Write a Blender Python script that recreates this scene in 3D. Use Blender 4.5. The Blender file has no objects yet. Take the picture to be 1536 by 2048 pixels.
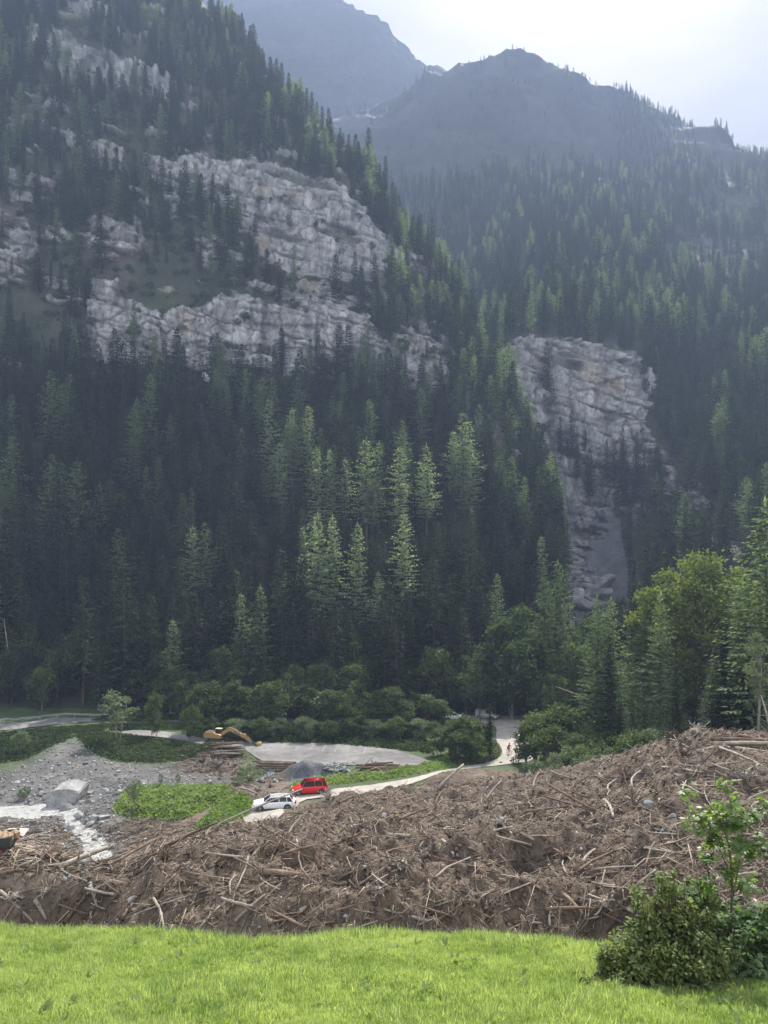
import bpy, bmesh, math, random
import numpy as np
from mathutils import Vector, Matrix, Euler
from mathutils.geometry import delaunay_2d_cdt
R = math.radians
SC = bpy.context.scene
COL = SC.collection
rng = np.random.default_rng(7)
random.seed(7)

# ---------------------------------------------------------------- camera, sky, sun
FPX, CX, HY = 1500.0, 768.0, 1130.0      # focal length, centre column and eye-level row of the photograph (1536 x 2048)
cam_d = bpy.data.cameras.new('camera')
cam = bpy.data.objects.new('camera', cam_d); COL.objects.link(cam)
cam.location = (0, 0, 0); cam.rotation_euler = (R(90), 0, 0)
cam_d.sensor_fit = 'VERTICAL'; cam_d.sensor_height = 36.0
cam_d.lens = FPX / 2048 * 36.0
cam_d.shift_y = (HY - 1024) / 2048
cam_d.clip_start = 0.1; cam_d.clip_end = 9000
SC.camera = cam

SUN_AZ, SUN_EL = R(16), R(43)
SUN_STRENGTH, SKY_STRENGTH, EXPOSURE = 5.0, 0.05, 2.88
HAZE_DENSITY, HAZE_G = 0.00074, 0.15
world = bpy.data.worlds.new('World'); SC.world = world; world.use_nodes = True
wn = world.node_tree; wn.nodes.clear()
w_out = wn.nodes.new('ShaderNodeOutputWorld'); w_bg = wn.nodes.new('ShaderNodeBackground')
w_sky = wn.nodes.new('ShaderNodeTexSky'); w_sky.sky_type = 'NISHITA'; w_sky.sun_disc = False
w_sky.sun_elevation = SUN_EL; w_sky.sun_rotation = SUN_AZ
w_sky.air_density = 1.0; w_sky.dust_density = 2.0
w_tc = wn.nodes.new('ShaderNodeTexCoord'); w_map = wn.nodes.new('ShaderNodeMapping')
w_map.inputs['Scale'].default_value = (1.6, 1.6, 4.2); w_map.inputs['Location'].default_value = (0.35, 0.2, 0.4)
w_noi = wn.nodes.new('ShaderNodeTexNoise'); w_noi.inputs['Scale'].default_value = 1.5
w_noi.inputs['Detail'].default_value = 9; w_noi.inputs['Roughness'].default_value = 0.55
w_ramp = wn.nodes.new('ShaderNodeValToRGB')
w_ramp.color_ramp.elements[0].position = 0.34; w_ramp.color_ramp.elements[0].color = (4.2, 4.5, 5.2, 1)
w_ramp.color_ramp.elements[1].position = 0.60; w_ramp.color_ramp.elements[1].color = (8.0, 7.9, 7.7, 1)
w_mix = wn.nodes.new('ShaderNodeMix'); w_mix.data_type = 'RGBA'
w_mix.inputs['Factor'].default_value = 0.7
wn.links.new(w_tc.outputs['Generated'], w_map.inputs['Vector'])
wn.links.new(w_map.outputs['Vector'], w_noi.inputs['Vector'])
wn.links.new(w_noi.outputs['Fac'], w_ramp.inputs['Fac'])
wn.links.new(w_sky.outputs['Color'], w_mix.inputs['A'])
wn.links.new(w_ramp.outputs['Color'], w_mix.inputs['B'])
wn.links.new(w_mix.outputs['Result'], w_bg.inputs['Color'])
w_bg.inputs['Strength'].default_value = SKY_STRENGTH
wn.links.new(w_bg.outputs['Background'], w_out.inputs['Surface'])

sun_d = bpy.data.lights.new('sun', 'SUN'); sun_d.energy = SUN_STRENGTH; sun_d.angle = R(0.5); sun_d.color = (1.0, 0.95, 0.87)
sun = bpy.data.objects.new('sun', sun_d); COL.objects.link(sun)
sv = Vector((math.sin(SUN_AZ) * math.cos(SUN_EL), math.cos(SUN_AZ) * math.cos(SUN_EL), math.sin(SUN_EL)))
sun.rotation_euler = sv.to_track_quat('Z', 'Y').to_euler(); sun.location = (0, 0, 100)

SC.view_settings.view_transform = 'Standard'; SC.view_settings.look = 'None'
SC.view_settings.gamma = 1.0; SC.view_settings.use_curve_mapping = False
SC.view_settings.exposure = EXPOSURE
SC.render.engine = 'CYCLES'
cy = SC.cycles
cy.use_adaptive_sampling = True; cy.adaptive_threshold = 0.02
cy.max_bounces = 5; cy.diffuse_bounces = 2; cy.glossy_bounces = 2; cy.transmission_bounces = 4
cy.transparent_max_bounces = 4; cy.volume_bounces = 0
cy.caustics_reflective = False; cy.caustics_refractive = False
cy.use_denoising = True
try: cy.denoiser = 'OPENIMAGEDENOISE'
except Exception: pass
cy.sample_clamp_indirect = 4.0

# ---------------------------------------------------------------- helpers
def P(px, py, D):
    return np.array([(px - CX) / FPX * D, D, (HY - py) / FPX * D])

def _hash(ix, iy, iz, seed):
    h = (ix * 374761393 + iy * 668265263 + iz * 2147483647 + seed * 1274126177) & 0xffffffff
    h = ((h ^ (h >> 13)) * 1274126177) & 0xffffffff
    return ((h ^ (h >> 16)) & 0xffff).astype(np.float32) / 65535.0

def vnoise(x, y, z, seed=0):
    x = np.asarray(x, np.float64); y = np.asarray(y, np.float64); z = np.asarray(z, np.float64)
    x, y, z = np.broadcast_arrays(x, y, z)
    fx = np.floor(x); fy = np.floor(y); fz = np.floor(z)
    ix = fx.astype(np.int64); iy = fy.astype(np.int64); iz = fz.astype(np.int64)
    u = (x - fx).astype(np.float32); v = (y - fy).astype(np.float32); w = (z - fz).astype(np.float32)
    u = u * u * (3 - 2 * u); v = v * v * (3 - 2 * v); w = w * w * (3 - 2 * w)
    r = 0
    for dx in (0, 1):
        a = u if dx else 1 - u
        for dy in (0, 1):
            b = v if dy else 1 - v
            for dz in (0, 1):
                c = w if dz else 1 - w
                r = r + a * b * c * _hash(ix + dx, iy + dy, iz + dz, seed)
    return r * 2 - 1

def fbm(x, y, z, octs=4, seed=0, gain=0.5, ridged=False):
    r = 0; amp = 1.0; tot = 0; f = 1.0
    for k in range(octs):
        n = vnoise(np.asarray(x) * f + 13.7 * k, np.asarray(y) * f - 7.1 * k, np.asarray(z) * f + 3.3 * k, seed + k)
        if ridged: n = 1 - 2 * np.abs(n)
        r = r + n * amp; tot += amp; amp *= gain; f *= 2.03
    return r / tot

def link(name, me, mats=(), parent=None):
    o = bpy.data.objects.new(name, me); COL.objects.link(o)
    for m in (mats if isinstance(mats, (list, tuple)) else [mats]):
        if m is not None and m.name not in [x.name for x in me.materials if x]: me.materials.append(m)
    if parent is not None: o.parent = parent
    return o

def np_mesh(name, V, Fs, col=None, smooth=False, mat_idx=None):
    """V (n,3); Fs (m,k) of one polygon size or a list of such arrays; col (n,3) linear colour per vertex"""
    if not isinstance(Fs, list): Fs = [Fs]
    V = np.asarray(V, np.float32)
    me = bpy.data.meshes.new(name)
    me.vertices.add(len(V)); me.vertices.foreach_set('co', V.ravel())
    loops = np.concatenate([f.ravel() for f in Fs]).astype(np.int32)
    tot = np.concatenate([np.full(len(f), f.shape[1], np.int32) for f in Fs])
    st = np.concatenate([[0], np.cumsum(tot)[:-1]]).astype(np.int32)
    me.loops.add(len(loops)); me.loops.foreach_set('vertex_index', loops)
    me.polygons.add(len(tot)); me.polygons.foreach_set('loop_start', st)
    try: me.polygons.foreach_set('loop_total', tot)
    except Exception: pass
    if smooth: me.polygons.foreach_set('use_smooth', np.ones(len(tot), bool))
    if mat_idx is not None: me.polygons.foreach_set('material_index', np.asarray(mat_idx, np.int32))
    me.update(calc_edges=True)
    if col is not None:
        a = me.color_attributes.new('Col', 'FLOAT_COLOR', 'POINT')
        c = np.ones((len(V), 4), np.float32); c[:, :3] = col
        a.data.foreach_set('color', c.ravel())
    return me

def grid_faces(nr, nc):
    i = np.arange(nr - 1)[:, None] * nc + np.arange(nc - 1)[None, :]
    i = i.ravel()
    return np.stack([i, i + 1, i + nc + 1, i + nc], 1)

def bm_mesh(name, bm, smooth=False):
    bmesh.ops.recalc_face_normals(bm, faces=bm.faces)
    me = bpy.data.meshes.new(name); bm.to_mesh(me); bm.free()
    if smooth:
        me.polygons.foreach_set('use_smooth', [True] * len(me.polygons))
    return me

def box(bm, lo, hi, M=None, bevel=0.0):
    vs = [bm.verts.new((x, y, z)) for x in (lo[0], hi[0]) for y in (lo[1], hi[1]) for z in (lo[2], hi[2])]
    fs = [bm.faces.new([vs[i] for i in q]) for q in ((0, 1, 3, 2), (4, 6, 7, 5), (0, 4, 5, 1), (2, 3, 7, 6), (0, 2, 6, 4), (1, 5, 7, 3))]
    if bevel > 0:
        es = list({e for f in fs for e in f.edges})
        r = bmesh.ops.bevel(bm, geom=es, offset=bevel, segments=2, affect='EDGES', profile=0.5)
        vs = list({v for f in r['faces'] for v in f.verts} | {v for v in vs if v.is_valid})
    if M is not None: bmesh.ops.transform(bm, matrix=M, verts=[v for v in vs if v.is_valid])
    return vs

def tube(bm, pts, rad, n=6, cap=True):
    """swept tube through pts with radius per point"""
    if not hasattr(rad, '__len__'): rad = [rad] * len(pts)
    pts = [Vector(p) for p in pts]; rings = []
    for i, p in enumerate(pts):
        d = (pts[min(i + 1, len(pts) - 1)] - pts[max(i - 1, 0)]).normalized()
        u = d.orthogonal().normalized() if i == 0 else (u - d * u.dot(d)).normalized()
        v = d.cross(u)
        rings.append([bm.verts.new(p + (u * math.cos(a) + v * math.sin(a)) * rad[i]) for a in [2 * math.pi * k / n for k in range(n)]])
    for a, b in zip(rings, rings[1:]):
        for k in range(n): bm.faces.new((a[k], a[(k + 1) % n], b[(k + 1) % n], b[k]))
    if cap:
        bm.faces.new(list(reversed(rings[0]))); bm.faces.new(rings[-1])

def prism(bm, poly, y0, y1):
    """polygon in xz extruded from y0 to y1"""
    a = [bm.verts.new((x, y0, z)) for x, z in poly]; b = [bm.verts.new((x, y1, z)) for x, z in poly]
    bm.faces.new(a); bm.faces.new(list(reversed(b))); n = len(poly)
    for k in range(n): bm.faces.new((a[k], b[k], b[(k + 1) % n], a[(k + 1) % n]))

def empty(name, loc, rz=0.0, label=None, cat=None, group=None):
    o = bpy.data.objects.new(name, None); COL.objects.link(o); o.empty_display_size = 0.5
    o.location = loc; o.rotation_euler = (0, 0, rz)
    tag(o, label, cat, group); return o

def tag(o, label=None, cat=None, group=None, kind=None):
    if label: o['label'] = label
    if cat: o['category'] = cat
    if group: o['group'] = group
    if kind: o['kind'] = kind
    return o

def poly_sd(px, py, poly):
    """signed distance to polygon, positive inside"""
    px = np.asarray(px, float); py = np.asarray(py, float)
    d2 = np.full(px.shape, 1e18); ins = np.zeros(px.shape, bool); n = len(poly)
    for k in range(n):
        ax, ay = poly[k]; bx, by = poly[(k + 1) % n]
        ex, ey = bx - ax, by - ay
        t = np.clip(((px - ax) * ex + (py - ay) * ey) / (ex * ex + ey * ey + 1e-12), 0, 1)
        d2 = np.minimum(d2, (px - ax - t * ex) ** 2 + (py - ay - t * ey) ** 2)
        c = ((ay > py) != (by > py)) & (px < (bx - ax) * (py - ay) / (by - ay + 1e-12) + ax)
        ins ^= c
    d = np.sqrt(d2)
    return np.where(ins, d, -d)

def cells(x, y, z, seed=0):
    """cellular noise: distance gap to the second nearest seed point, and the nearest cell's own random value"""
    ix = np.floor(x).astype(np.int64); iy = np.floor(y).astype(np.int64); iz = np.floor(z).astype(np.int64)
    f1 = np.full(x.shape, 9.0); f2 = np.full(x.shape, 9.0); v = np.zeros(x.shape)
    for a in (-1, 0, 1):
        for b in (-1, 0, 1):
            for c in (-1, 0, 1):
                jx, jy, jz = ix + a, iy + b, iz + c
                d = np.sqrt((jx + _hash(jx, jy, jz, seed) - x) ** 2 + (jy + _hash(jx, jy, jz, seed + 1) - y) ** 2 + (jz + _hash(jx, jy, jz, seed + 2) - z) ** 2)
                n = d < f1; f2 = np.where(n, f1, np.minimum(f2, d)); v = np.where(n, _hash(jx, jy, jz, seed + 3), v); f1 = np.where(n, d, f1)
    return f2 - f1, v

def sstep(a, b, x):
    t = np.clip((x - a) / (b - a), 0, 1); return t * t * (3 - 2 * t)

def smooth_poly(pts, n=6, closed=True):
    out = []; m = len(pts)
    rngk = range(m) if closed else range(m - 1)
    for i in rngk:
        p0, p1, p2, p3 = [np.array(pts[(i + k) % m if closed else min(max(i + k, 0), m - 1)], float) for k in (-1, 0, 1, 2)]
        for t in np.linspace(0, 1, n, endpoint=False):
            out.append(0.5 * ((2 * p1) + (-p0 + p2) * t + (2 * p0 - 5 * p1 + 4 * p2 - p3) * t * t + (-p0 + 3 * p1 - 3 * p2 + p3) * t ** 3))
    if not closed: out.append(np.array(pts[-1], float))
    return np.array(out)

# ---------------------------------------------------------------- materials
def mat(name):
    m = bpy.data.materials.new(name); m.use_nodes = True
    nt = m.node_tree; nt.nodes.clear(); out = nt.nodes.new('ShaderNodeOutputMaterial')
    return m, nt, out

def N(nt, t, **kw):
    n = nt.nodes.new(t)
    for k, v in kw.items():
        if k in n.inputs: n.inputs[k].default_value = v
        else: setattr(n, k, v)
    return n

def mul_color(nt, colsock, facsock):
    m = N(nt, 'ShaderNodeVectorMath', operation='SCALE')
    nt.links.new(colsock, m.inputs[0]); nt.links.new(facsock, m.inputs['Scale'])
    return m.outputs[0]

def noise_fac(nt, scale, lo, hi, detail=5, rough=0.6, vec=None, obj=True, p0=0.3, p1=0.7):
    n = N(nt, 'ShaderNodeTexNoise'); n.inputs['Scale'].default_value = scale
    n.inputs['Detail'].default_value = detail; n.inputs['Roughness'].default_value = rough
    if vec is None:
        tc = N(nt, 'ShaderNodeTexCoord'); vec = tc.outputs['Object']
    nt.links.new(vec, n.inputs['Vector'])
    mr = N(nt, 'ShaderNodeMapRange'); mr.inputs['From Min'].default_value = p0; mr.inputs['From Max'].default_value = p1
    mr.inputs['To Min'].default_value = lo; mr.inputs['To Max'].default_value = hi
    nt.links.new(n.outputs['Fac'], mr.inputs['Value'])
    return mr.outputs['Result'], n

def surf_mat(name, color=None, rough=0.85, scales=((1.0, 0.7, 1.3),), bump=0.3, bscale=8.0, bdist=0.1, metallic=0.0, stretch=None, spec=0.3, rand=0.0):
    """principled; colour from 'Col' attribute when color is None, varied by noises"""
    m, nt, out = mat(name)
    b = N(nt, 'ShaderNodeBsdfPrincipled'); b.inputs['Roughness'].default_value = rough
    b.inputs['Metallic'].default_value = metallic; b.inputs['Specular IOR Level'].default_value = spec
    if color is None:
        a = N(nt, 'ShaderNodeAttribute', attribute_name='Col'); c = a.outputs['Color']
    else:
        a = N(nt, 'ShaderNodeRGB'); a.outputs[0].default_value = (*color, 1); c = a.outputs[0]
    vec = None
    if stretch:
        tc = N(nt, 'ShaderNodeTexCoord'); mp = N(nt, 'ShaderNodeMapping'); mp.inputs['Scale'].default_value = stretch
        nt.links.new(tc.outputs['Object'], mp.inputs['Vector']); vec = mp.outputs['Vector']
    for s, lo, hi in scales:
        f, _ = noise_fac(nt, s, lo, hi, vec=vec); c = mul_color(nt, c, f)
    if rand:
        oi = N(nt, 'ShaderNodeObjectInfo'); mr = N(nt, 'ShaderNodeMapRange')
        mr.inputs['To Min'].default_value = 1 - rand; mr.inputs['To Max'].default_value = 1 + rand
        nt.links.new(oi.outputs['Random'], mr.inputs['Value']); c = mul_color(nt, c, mr.outputs['Result'])
    nt.links.new(c, b.inputs['Base Color'])
    if bump:
        f, n = noise_fac(nt, bscale, 0, 1, detail=8, rough=0.65, vec=vec, p0=0, p1=1)
        bp = N(nt, 'ShaderNodeBump'); bp.inputs['Strength'].default_value = bump; bp.inputs['Distance'].default_value = bdist
        nt.links.new(f, bp.inputs['Height']); nt.links.new(bp.outputs['Normal'], b.inputs['Normal'])
    nt.links.new(b.outputs[0], out.inputs['Surface'])
    return m

def leaf_mat(name, ca, cb, trans=0.4, tcol=(1.25, 1.35, 0.6), nscale=0.6, rough=0.55, gloss=0.08):
    """leaves: colour between ca and cb by object random and by noise; light passes through"""
    m, nt, out = mat(name)
    geo = N(nt, 'ShaderNodeNewGeometry'); oi = N(nt, 'ShaderNodeObjectInfo'); f, _ = noise_fac(nt, nscale, 0, 1, detail=4, vec=geo.outputs['Position'])
    ad = N(nt, 'ShaderNodeMath', operation='ADD'); nt.links.new(oi.outputs['Random'], ad.inputs[0]); nt.links.new(f, ad.inputs[1])
    ad2 = N(nt, 'ShaderNodeMath', operation='ADD'); nt.links.new(ad.outputs[0], ad2.inputs[0]); nt.links.new(geo.outputs['Random Per Island'], ad2.inputs[1])
    hv = N(nt, 'ShaderNodeMath', operation='MULTIPLY'); hv.inputs[1].default_value = 1 / 3; nt.links.new(ad2.outputs[0], hv.inputs[0])
    mx = N(nt, 'ShaderNodeMix', data_type='RGBA'); mx.inputs['A'].default_value = (*ca, 1); mx.inputs['B'].default_value = (*cb, 1)
    cm = N(nt, 'ShaderNodeMapRange'); cm.inputs['From Min'].default_value = .27; cm.inputs['From Max'].default_value = .73
    nt.links.new(hv.outputs[0], cm.inputs['Value']); nt.links.new(cm.outputs['Result'], mx.inputs['Factor'])
    d = N(nt, 'ShaderNodeBsdfDiffuse'); nt.links.new(mx.outputs['Result'], d.inputs['Color'])
    t = N(nt, 'ShaderNodeBsdfTranslucent')
    tm = N(nt, 'ShaderNodeVectorMath', operation='MULTIPLY'); tm.inputs[1].default_value = tcol
    nt.links.new(mx.outputs['Result'], tm.inputs[0]); nt.links.new(tm.outputs[0], t.inputs['Color'])
    ms = N(nt, 'ShaderNodeMixShader'); ms.inputs['Fac'].default_value = trans
    nt.links.new(d.outputs[0], ms.inputs[1]); nt.links.new(t.outputs[0], ms.inputs[2])
    g = N(nt, 'ShaderNodeBsdfGlossy'); g.inputs['Roughness'].default_value = rough; g.inputs['Color'].default_value = (0.8, 0.85, 0.8, 1)
    m2 = N(nt, 'ShaderNodeMixShader'); m2.inputs['Fac'].default_value = gloss
    nt.links.new(ms.outputs[0], m2.inputs[1]); nt.links.new(g.outputs[0], m2.inputs[2])
    nt.links.new(m2.outputs[0], out.inputs['Surface'])
    return m

M_ground = surf_mat('earth_and_gravel', None, 0.9, ((0.35, 0.75, 1.25), (3.0, 0.6, 1.4)), 0.8, 5.0, 0.15)
M_mountain = surf_mat('mountain_rock_and_scrub', None, 0.92, ((0.9, 0.8, 1.2), (3.5, .75, 1.25), (0.12, 0.8, 1.2)), 0.6, 1.2, 0.5, stretch=(1, 1, 0.35))
M_far = surf_mat('far_mountain', None, 0.95, ((0.02, 0.6, 1.4), (0.15, 0.7, 1.3)), 1.0, 0.05, 8.0)
M_asphalt = surf_mat('worn_asphalt', (0.15, 0.145, 0.14), 0.85, ((0.12, 0.6, 1.6), (0.9, 0.75, 1.25), (9.0, 0.85, 1.15)), 0.15, 20, 0.02)
M_gravelroad = surf_mat('dusty_gravel_road', (0.34, 0.31, 0.27), 0.92, ((0.4, 0.75, 1.2), (6.0, 0.8, 1.2)), 0.4, 9, 0.05)
M_wood = surf_mat('weathered_wood', None, 0.85, ((2.0, 0.6, 1.3),), 0.4, 12, 0.03, stretch=(1, 1, 1))
M_barklog = surf_mat('brown_log_bark', (0.15, 0.105, 0.075), 0.9, ((1.5, 0.5, 1.5), (9, 0.7, 1.3)), 0.5, 10, 0.03, rand=0.35)
M_palelog = surf_mat('bleached_stripped_wood', (0.31, 0.27, 0.22), 0.8, ((1.5, 0.6, 1.2), (8, 0.8, 1.2)), 0.4, 10, 0.02, rand=0.25)
M_bark = surf_mat('tree_bark', (0.085, 0.07, 0.06), 0.9, ((2, 0.6, 1.4),), 0.4, 6, 0.05)
M_palebark = surf_mat('grey_alder_bark', (0.20, 0.19, 0.17), 0.9, ((2, 0.6, 1.3),), 0.3, 6, 0.03)
M_rock = surf_mat('pale_grey_rock', (0.31, 0.31, 0.30), 0.85, ((0.5, 0.6, 1.3), (4, 0.75, 1.2)), 0.6, 4, 0.1, rand=0.25)
M_darkrock = surf_mat('wet_dark_stone', (0.13, 0.135, 0.14), 0.8, ((0.8, 0.6, 1.4), (5, 0.75, 1.2)), 0.6, 4, 0.1, rand=0.3)
M_meadow = surf_mat('meadow_soil_and_turf', (0.13, 0.17, 0.05), 0.9, ((1.5, 0.6, 1.3), (12, 0.7, 1.3)), 0.6, 15, 0.05)
L_spruce = leaf_mat('spruce_needles', (0.017, 0.025, 0.017), (0.045, 0.065, 0.032), 0.28, (1.2, 1.35, 0.75), 0.35, 0.7, 0.015)
L_larch = leaf_mat('larch_needles', (0.09, 0.125, 0.07), (0.20, 0.25, 0.14), 0.5, (1.2, 1.35, 0.75), 0.3, 0.7, 0.015)
L_larch2 = leaf_mat('pale_larch_needles', (0.15, 0.19, 0.11), (0.27, 0.32, 0.19), 0.55, (1.2, 1.3, 0.8), 0.3, 0.7, 0.02)
L_broad = leaf_mat('broad_leaves', (0.038, 0.062, 0.024), (0.10, 0.135, 0.048), 0.42, (1.3, 1.45, 0.5), 0.8, 0.6, 0.02)
L_bank_shade = leaf_mat('shade_toned_bank_plants', (0.028, 0.045, 0.02), (0.065, 0.09, 0.035), 0.35, (1.2, 1.3, 0.6), 0.5, 0.7, 0.01)  # tree shade over bank, verge and undergrowth put into a darker leaf colour
L_grey = leaf_mat('grey_green_leaves', (0.08, 0.12, 0.06), (0.17, 0.21, 0.11), 0.35, (1.2, 1.3, 0.7), 0.8, 0.6, 0.02)
L_weed = leaf_mat('weed_leaves', (0.09, 0.14, 0.035), (0.21, 0.27, 0.09), 0.5, (1.3, 1.5, 0.5), 0.7, 0.6, 0.025)
L_maple = leaf_mat('maple_leaves', (0.09, 0.15, 0.045), (0.20, 0.26, 0.09), 0.55, (1.35, 1.5, 0.45), 1.5, 0.5, 0.05)
L_grass = leaf_mat('grass_blades', (0.12, 0.20, 0.045), (0.42, 0.49, 0.22), 0.6, (1.3, 1.35, 0.7), 0.9, 0.5, 0.04)
# ---------------------------------------------------------------- valley height model: z by column and distance
PROF = {
 -700: [(24,-15.5),(34,-16.3),(36,-14.8),(50,-19.5),(66,-24.4),(82,-28.5),(100,-29.5),(125,-28.6),(145,-28),(175,-24)],
 0:   [(24,-15.5),(30,-16),(34,-16.3),(35.6,-14.6),(40,-15.2),(50,-19.5),(58,-24.1),(66,-24.6),(70,-25.5),(76,-27.8),(82,-29),(92,-29.7),(98,-30.2),(106,-30),(115,-29.6),(125,-28.9),(135,-28.8),(145,-29.2),(150,-29.3),(165,-27),(175,-22)],
 150: [(24,-15.5),(30,-16),(34,-16.2),(35.6,-14.6),(40,-15.2),(50,-19.8),(58,-24.4),(66,-25.9),(72,-27.5),(80,-28.7),(90,-29.6),(98,-30.3),(106,-30.2),(115,-29.7),(125,-28.9),(135,-28.8),(145,-29.3),(150,-29.5),(165,-28),(175,-23)],
 250: [(24,-15.5),(30,-15.8),(34,-15.8),(36,-14.6),(40,-15.2),(50,-19.4),(58,-23.6),(67,-27.1),(76,-28.3),(82,-28.3),(86,-27.7),(94,-27.9),(100,-29.6),(110,-30.3),(120,-30.3),(128,-29.7),(135,-29.6),(150,-30.3),(165,-30),(175,-24)],
 400: [(24,-16.6),(29,-16.5),(31.5,-15.1),(34.5,-14.7),(36.5,-14.8),(40,-15.6),(50,-19),(60,-22.6),(68,-25.2),(74,-26.2),(82,-27),(90,-27.4),(95,-28.6),(105,-29.7),(115,-30.3),(125,-30.5),(150,-31),(165,-31),(175,-25)],
 600: [(24,-16.6),(28.6,-16.4),(30.6,-14.5),(34,-14.5),(38,-15.2),(50,-18),(65,-21.5),(75,-23.8),(78,-26.1),(82,-26.5),(90,-27.1),(95,-28),(105,-29.5),(111,-30.5),(120,-30.6),(150,-31),(165,-31),(175,-25)],
 900: [(24,-16.4),(28.4,-16.2),(30.4,-13.9),(34,-14.5),(42,-16),(55,-18.7),(70,-21.5),(84,-24.2),(89,-26.8),(96,-27.8),(104,-28.7),(112,-30),(120,-30.6),(150,-31),(165,-31),(175,-26)],
 1050:[(24,-16),(28,-15.9),(30.2,-13.5),(34.5,-14.4),(44,-16),(58,-18.7),(70,-20.9),(81,-22.6),(87,-25.6),(96,-27.8),(105,-29),(114,-30.4),(122,-30.7),(150,-31),(165,-31),(175,-27)],
 1200:[(24,-15),(27.5,-15),(29.6,-13.1),(34.5,-14.2),(45,-15.9),(60,-18.4),(78,-20.8),(84,-23),(95,-26),(105,-28),(115,-29.5),(125,-30.5),(150,-31),(165,-31),(175,-28)],
 1400:[(24,-12),(30,-12.6),(40,-13.6),(50,-14.3),(60,-15),(67,-15.2),(72,-16.6),(80,-19.5),(90,-21.5),(105,-25),(120,-28),(135,-29.5),(160,-29),(175,-25)],
 1536:[(24,-12),(30,-12.6),(40,-13.6),(50,-14.3),(60,-15.2),(66,-15.9),(72,-17),(80,-19.2),(90,-21),(105,-24.5),(120,-27.5),(135,-29),(160,-28),(175,-24)],
 2300:[(24,-11),(30,-11.5),(40,-12),(50,-12.6),(60,-13.2),(66,-13.8),(80,-15),(100,-18),(135,-22),(175,-20)],
}
_dg = np.arange(20, 176, 0.25); _pg = np.arange(-800, 2400, 10.0)
_cols = sorted(PROF)
_T = np.array([np.interp(_dg, [a for a, _ in PROF[c]], [b for _, b in PROF[c]]) for c in _cols])
_k = np.exp(-0.5 * (np.arange(-8, 9) / 2.6) ** 2); _k /= _k.sum()
_T = np.array([np.convolve(np.pad(r, 8, 'edge'), _k, 'valid') for r in _T])
_G = np.empty((len(_pg), len(_dg)))
for j in range(len(_dg)): _G[:, j] = np.interp(_pg, _cols, _T[:, j])
_k2 = np.exp(-0.5 * (np.arange(-12, 13) / 4.0) ** 2); _k2 /= _k2.sum()
_G = np.array([np.convolve(np.pad(_G[:, j], 12, 'edge'), _k2, 'valid') for j in range(len(_dg))]).T

def edge_D(px):
    return .95 * np.interp(px, [-400, 0, 250, 350, 450, 550, 700, 1000, 1200, 1350, 1536, 2000], [15.6, 15.6, 15.6, 14.8, 13.6, 13.4, 13.9, 14.0, 13.0, 12.4, 12.2, 12.2])
def bilin(A, gx, gy, x, y):
    fx = np.clip((x - gx[0]) / (gx[1] - gx[0]), 0, len(gx) - 1.001); fy = np.clip((y - gy[0]) / (gy[1] - gy[0]), 0, len(gy) - 1.001)
    i = fx.astype(int); j = fy.astype(int); u = fx - i; v = fy - j
    return (A[i, j] * (1 - u) * (1 - v) + A[i + 1, j] * u * (1 - v) + A[i, j + 1] * (1 - u) * v + A[i + 1, j + 1] * u * v)
def Hbase(px, D):
    return bilin(_G, _pg, _dg, np.asarray(px, float), np.asarray(D, float))
def Hmeadow(px, D):
    px = np.asarray(px, float); D = np.asarray(D, float); De = edge_D(px)
    x = (px - CX) / FPX * D
    und = 0.10 * vnoise(x * 0.35, D * 0.35, 0, 5) * sstep(4, 9, D) + 0.03 * vnoise(x * 1.6, D * 1.6, 0, 6)
    zp = -2.2 - 0.34 * np.minimum(D, De) + und
    t = np.maximum(D - De, 0)
    return zp - 0.34 * t - 0.16 * np.minimum(t, 2.2) ** 2 - 0.70 * np.maximum(t - 2.2, 0)

# fine ground grid
NC, NR = 660, 420
gpx = np.linspace(-560, 2110, NC); glD = np.linspace(math.log(19.0), math.log(174.0), NR); gD = np.exp(glD)
PX, DD = np.meshgrid(gpx, gD)            # rows: distance
Z0 = Hbase(PX, np.maximum(DD, 20.1))
PY0 = HY - FPX * Z0 / DD
def hitcol(Z, px, py):
    c = int(round((px - gpx[0]) / (gpx[1] - gpx[0]))); c = min(max(c, 0), NC - 1)
    p = HY - FPX * Z[:, c] / gD
    r0 = int(np.searchsorted(gD, 26.5))
    for r in range(r0, NR):
        if p[r] <= py:
            if r == r0: return gD[r]
            a = (p[r - 1] - py) / (p[r - 1] - p[r] + 1e-9); return gD[r - 1] + (gD[r] - gD[r - 1]) * np.clip(a, 0, 1)
    return gD[-1]
def W0(px, py):
    """point of the smooth valley floor seen at a pixel -> world x, y"""
    D = hitcol(Z0, px, py); return ((px - CX) / FPX * D, D)

DTOP = lambda px: np.interp(px, [-600, 0, 150, 250, 330, 400, 480, 600, 700, 800, 870, 920, 980, 1050, 1120, 1200, 1300, 1400, 1536, 2100], [50, 54, 57, 64, 70, 73, 76, 76.5, 79, 88, 100, 106, 107, 106, 94, 81, 78, 75, 74, 74])
Xw = (PX - CX) / FPX * DD
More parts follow.
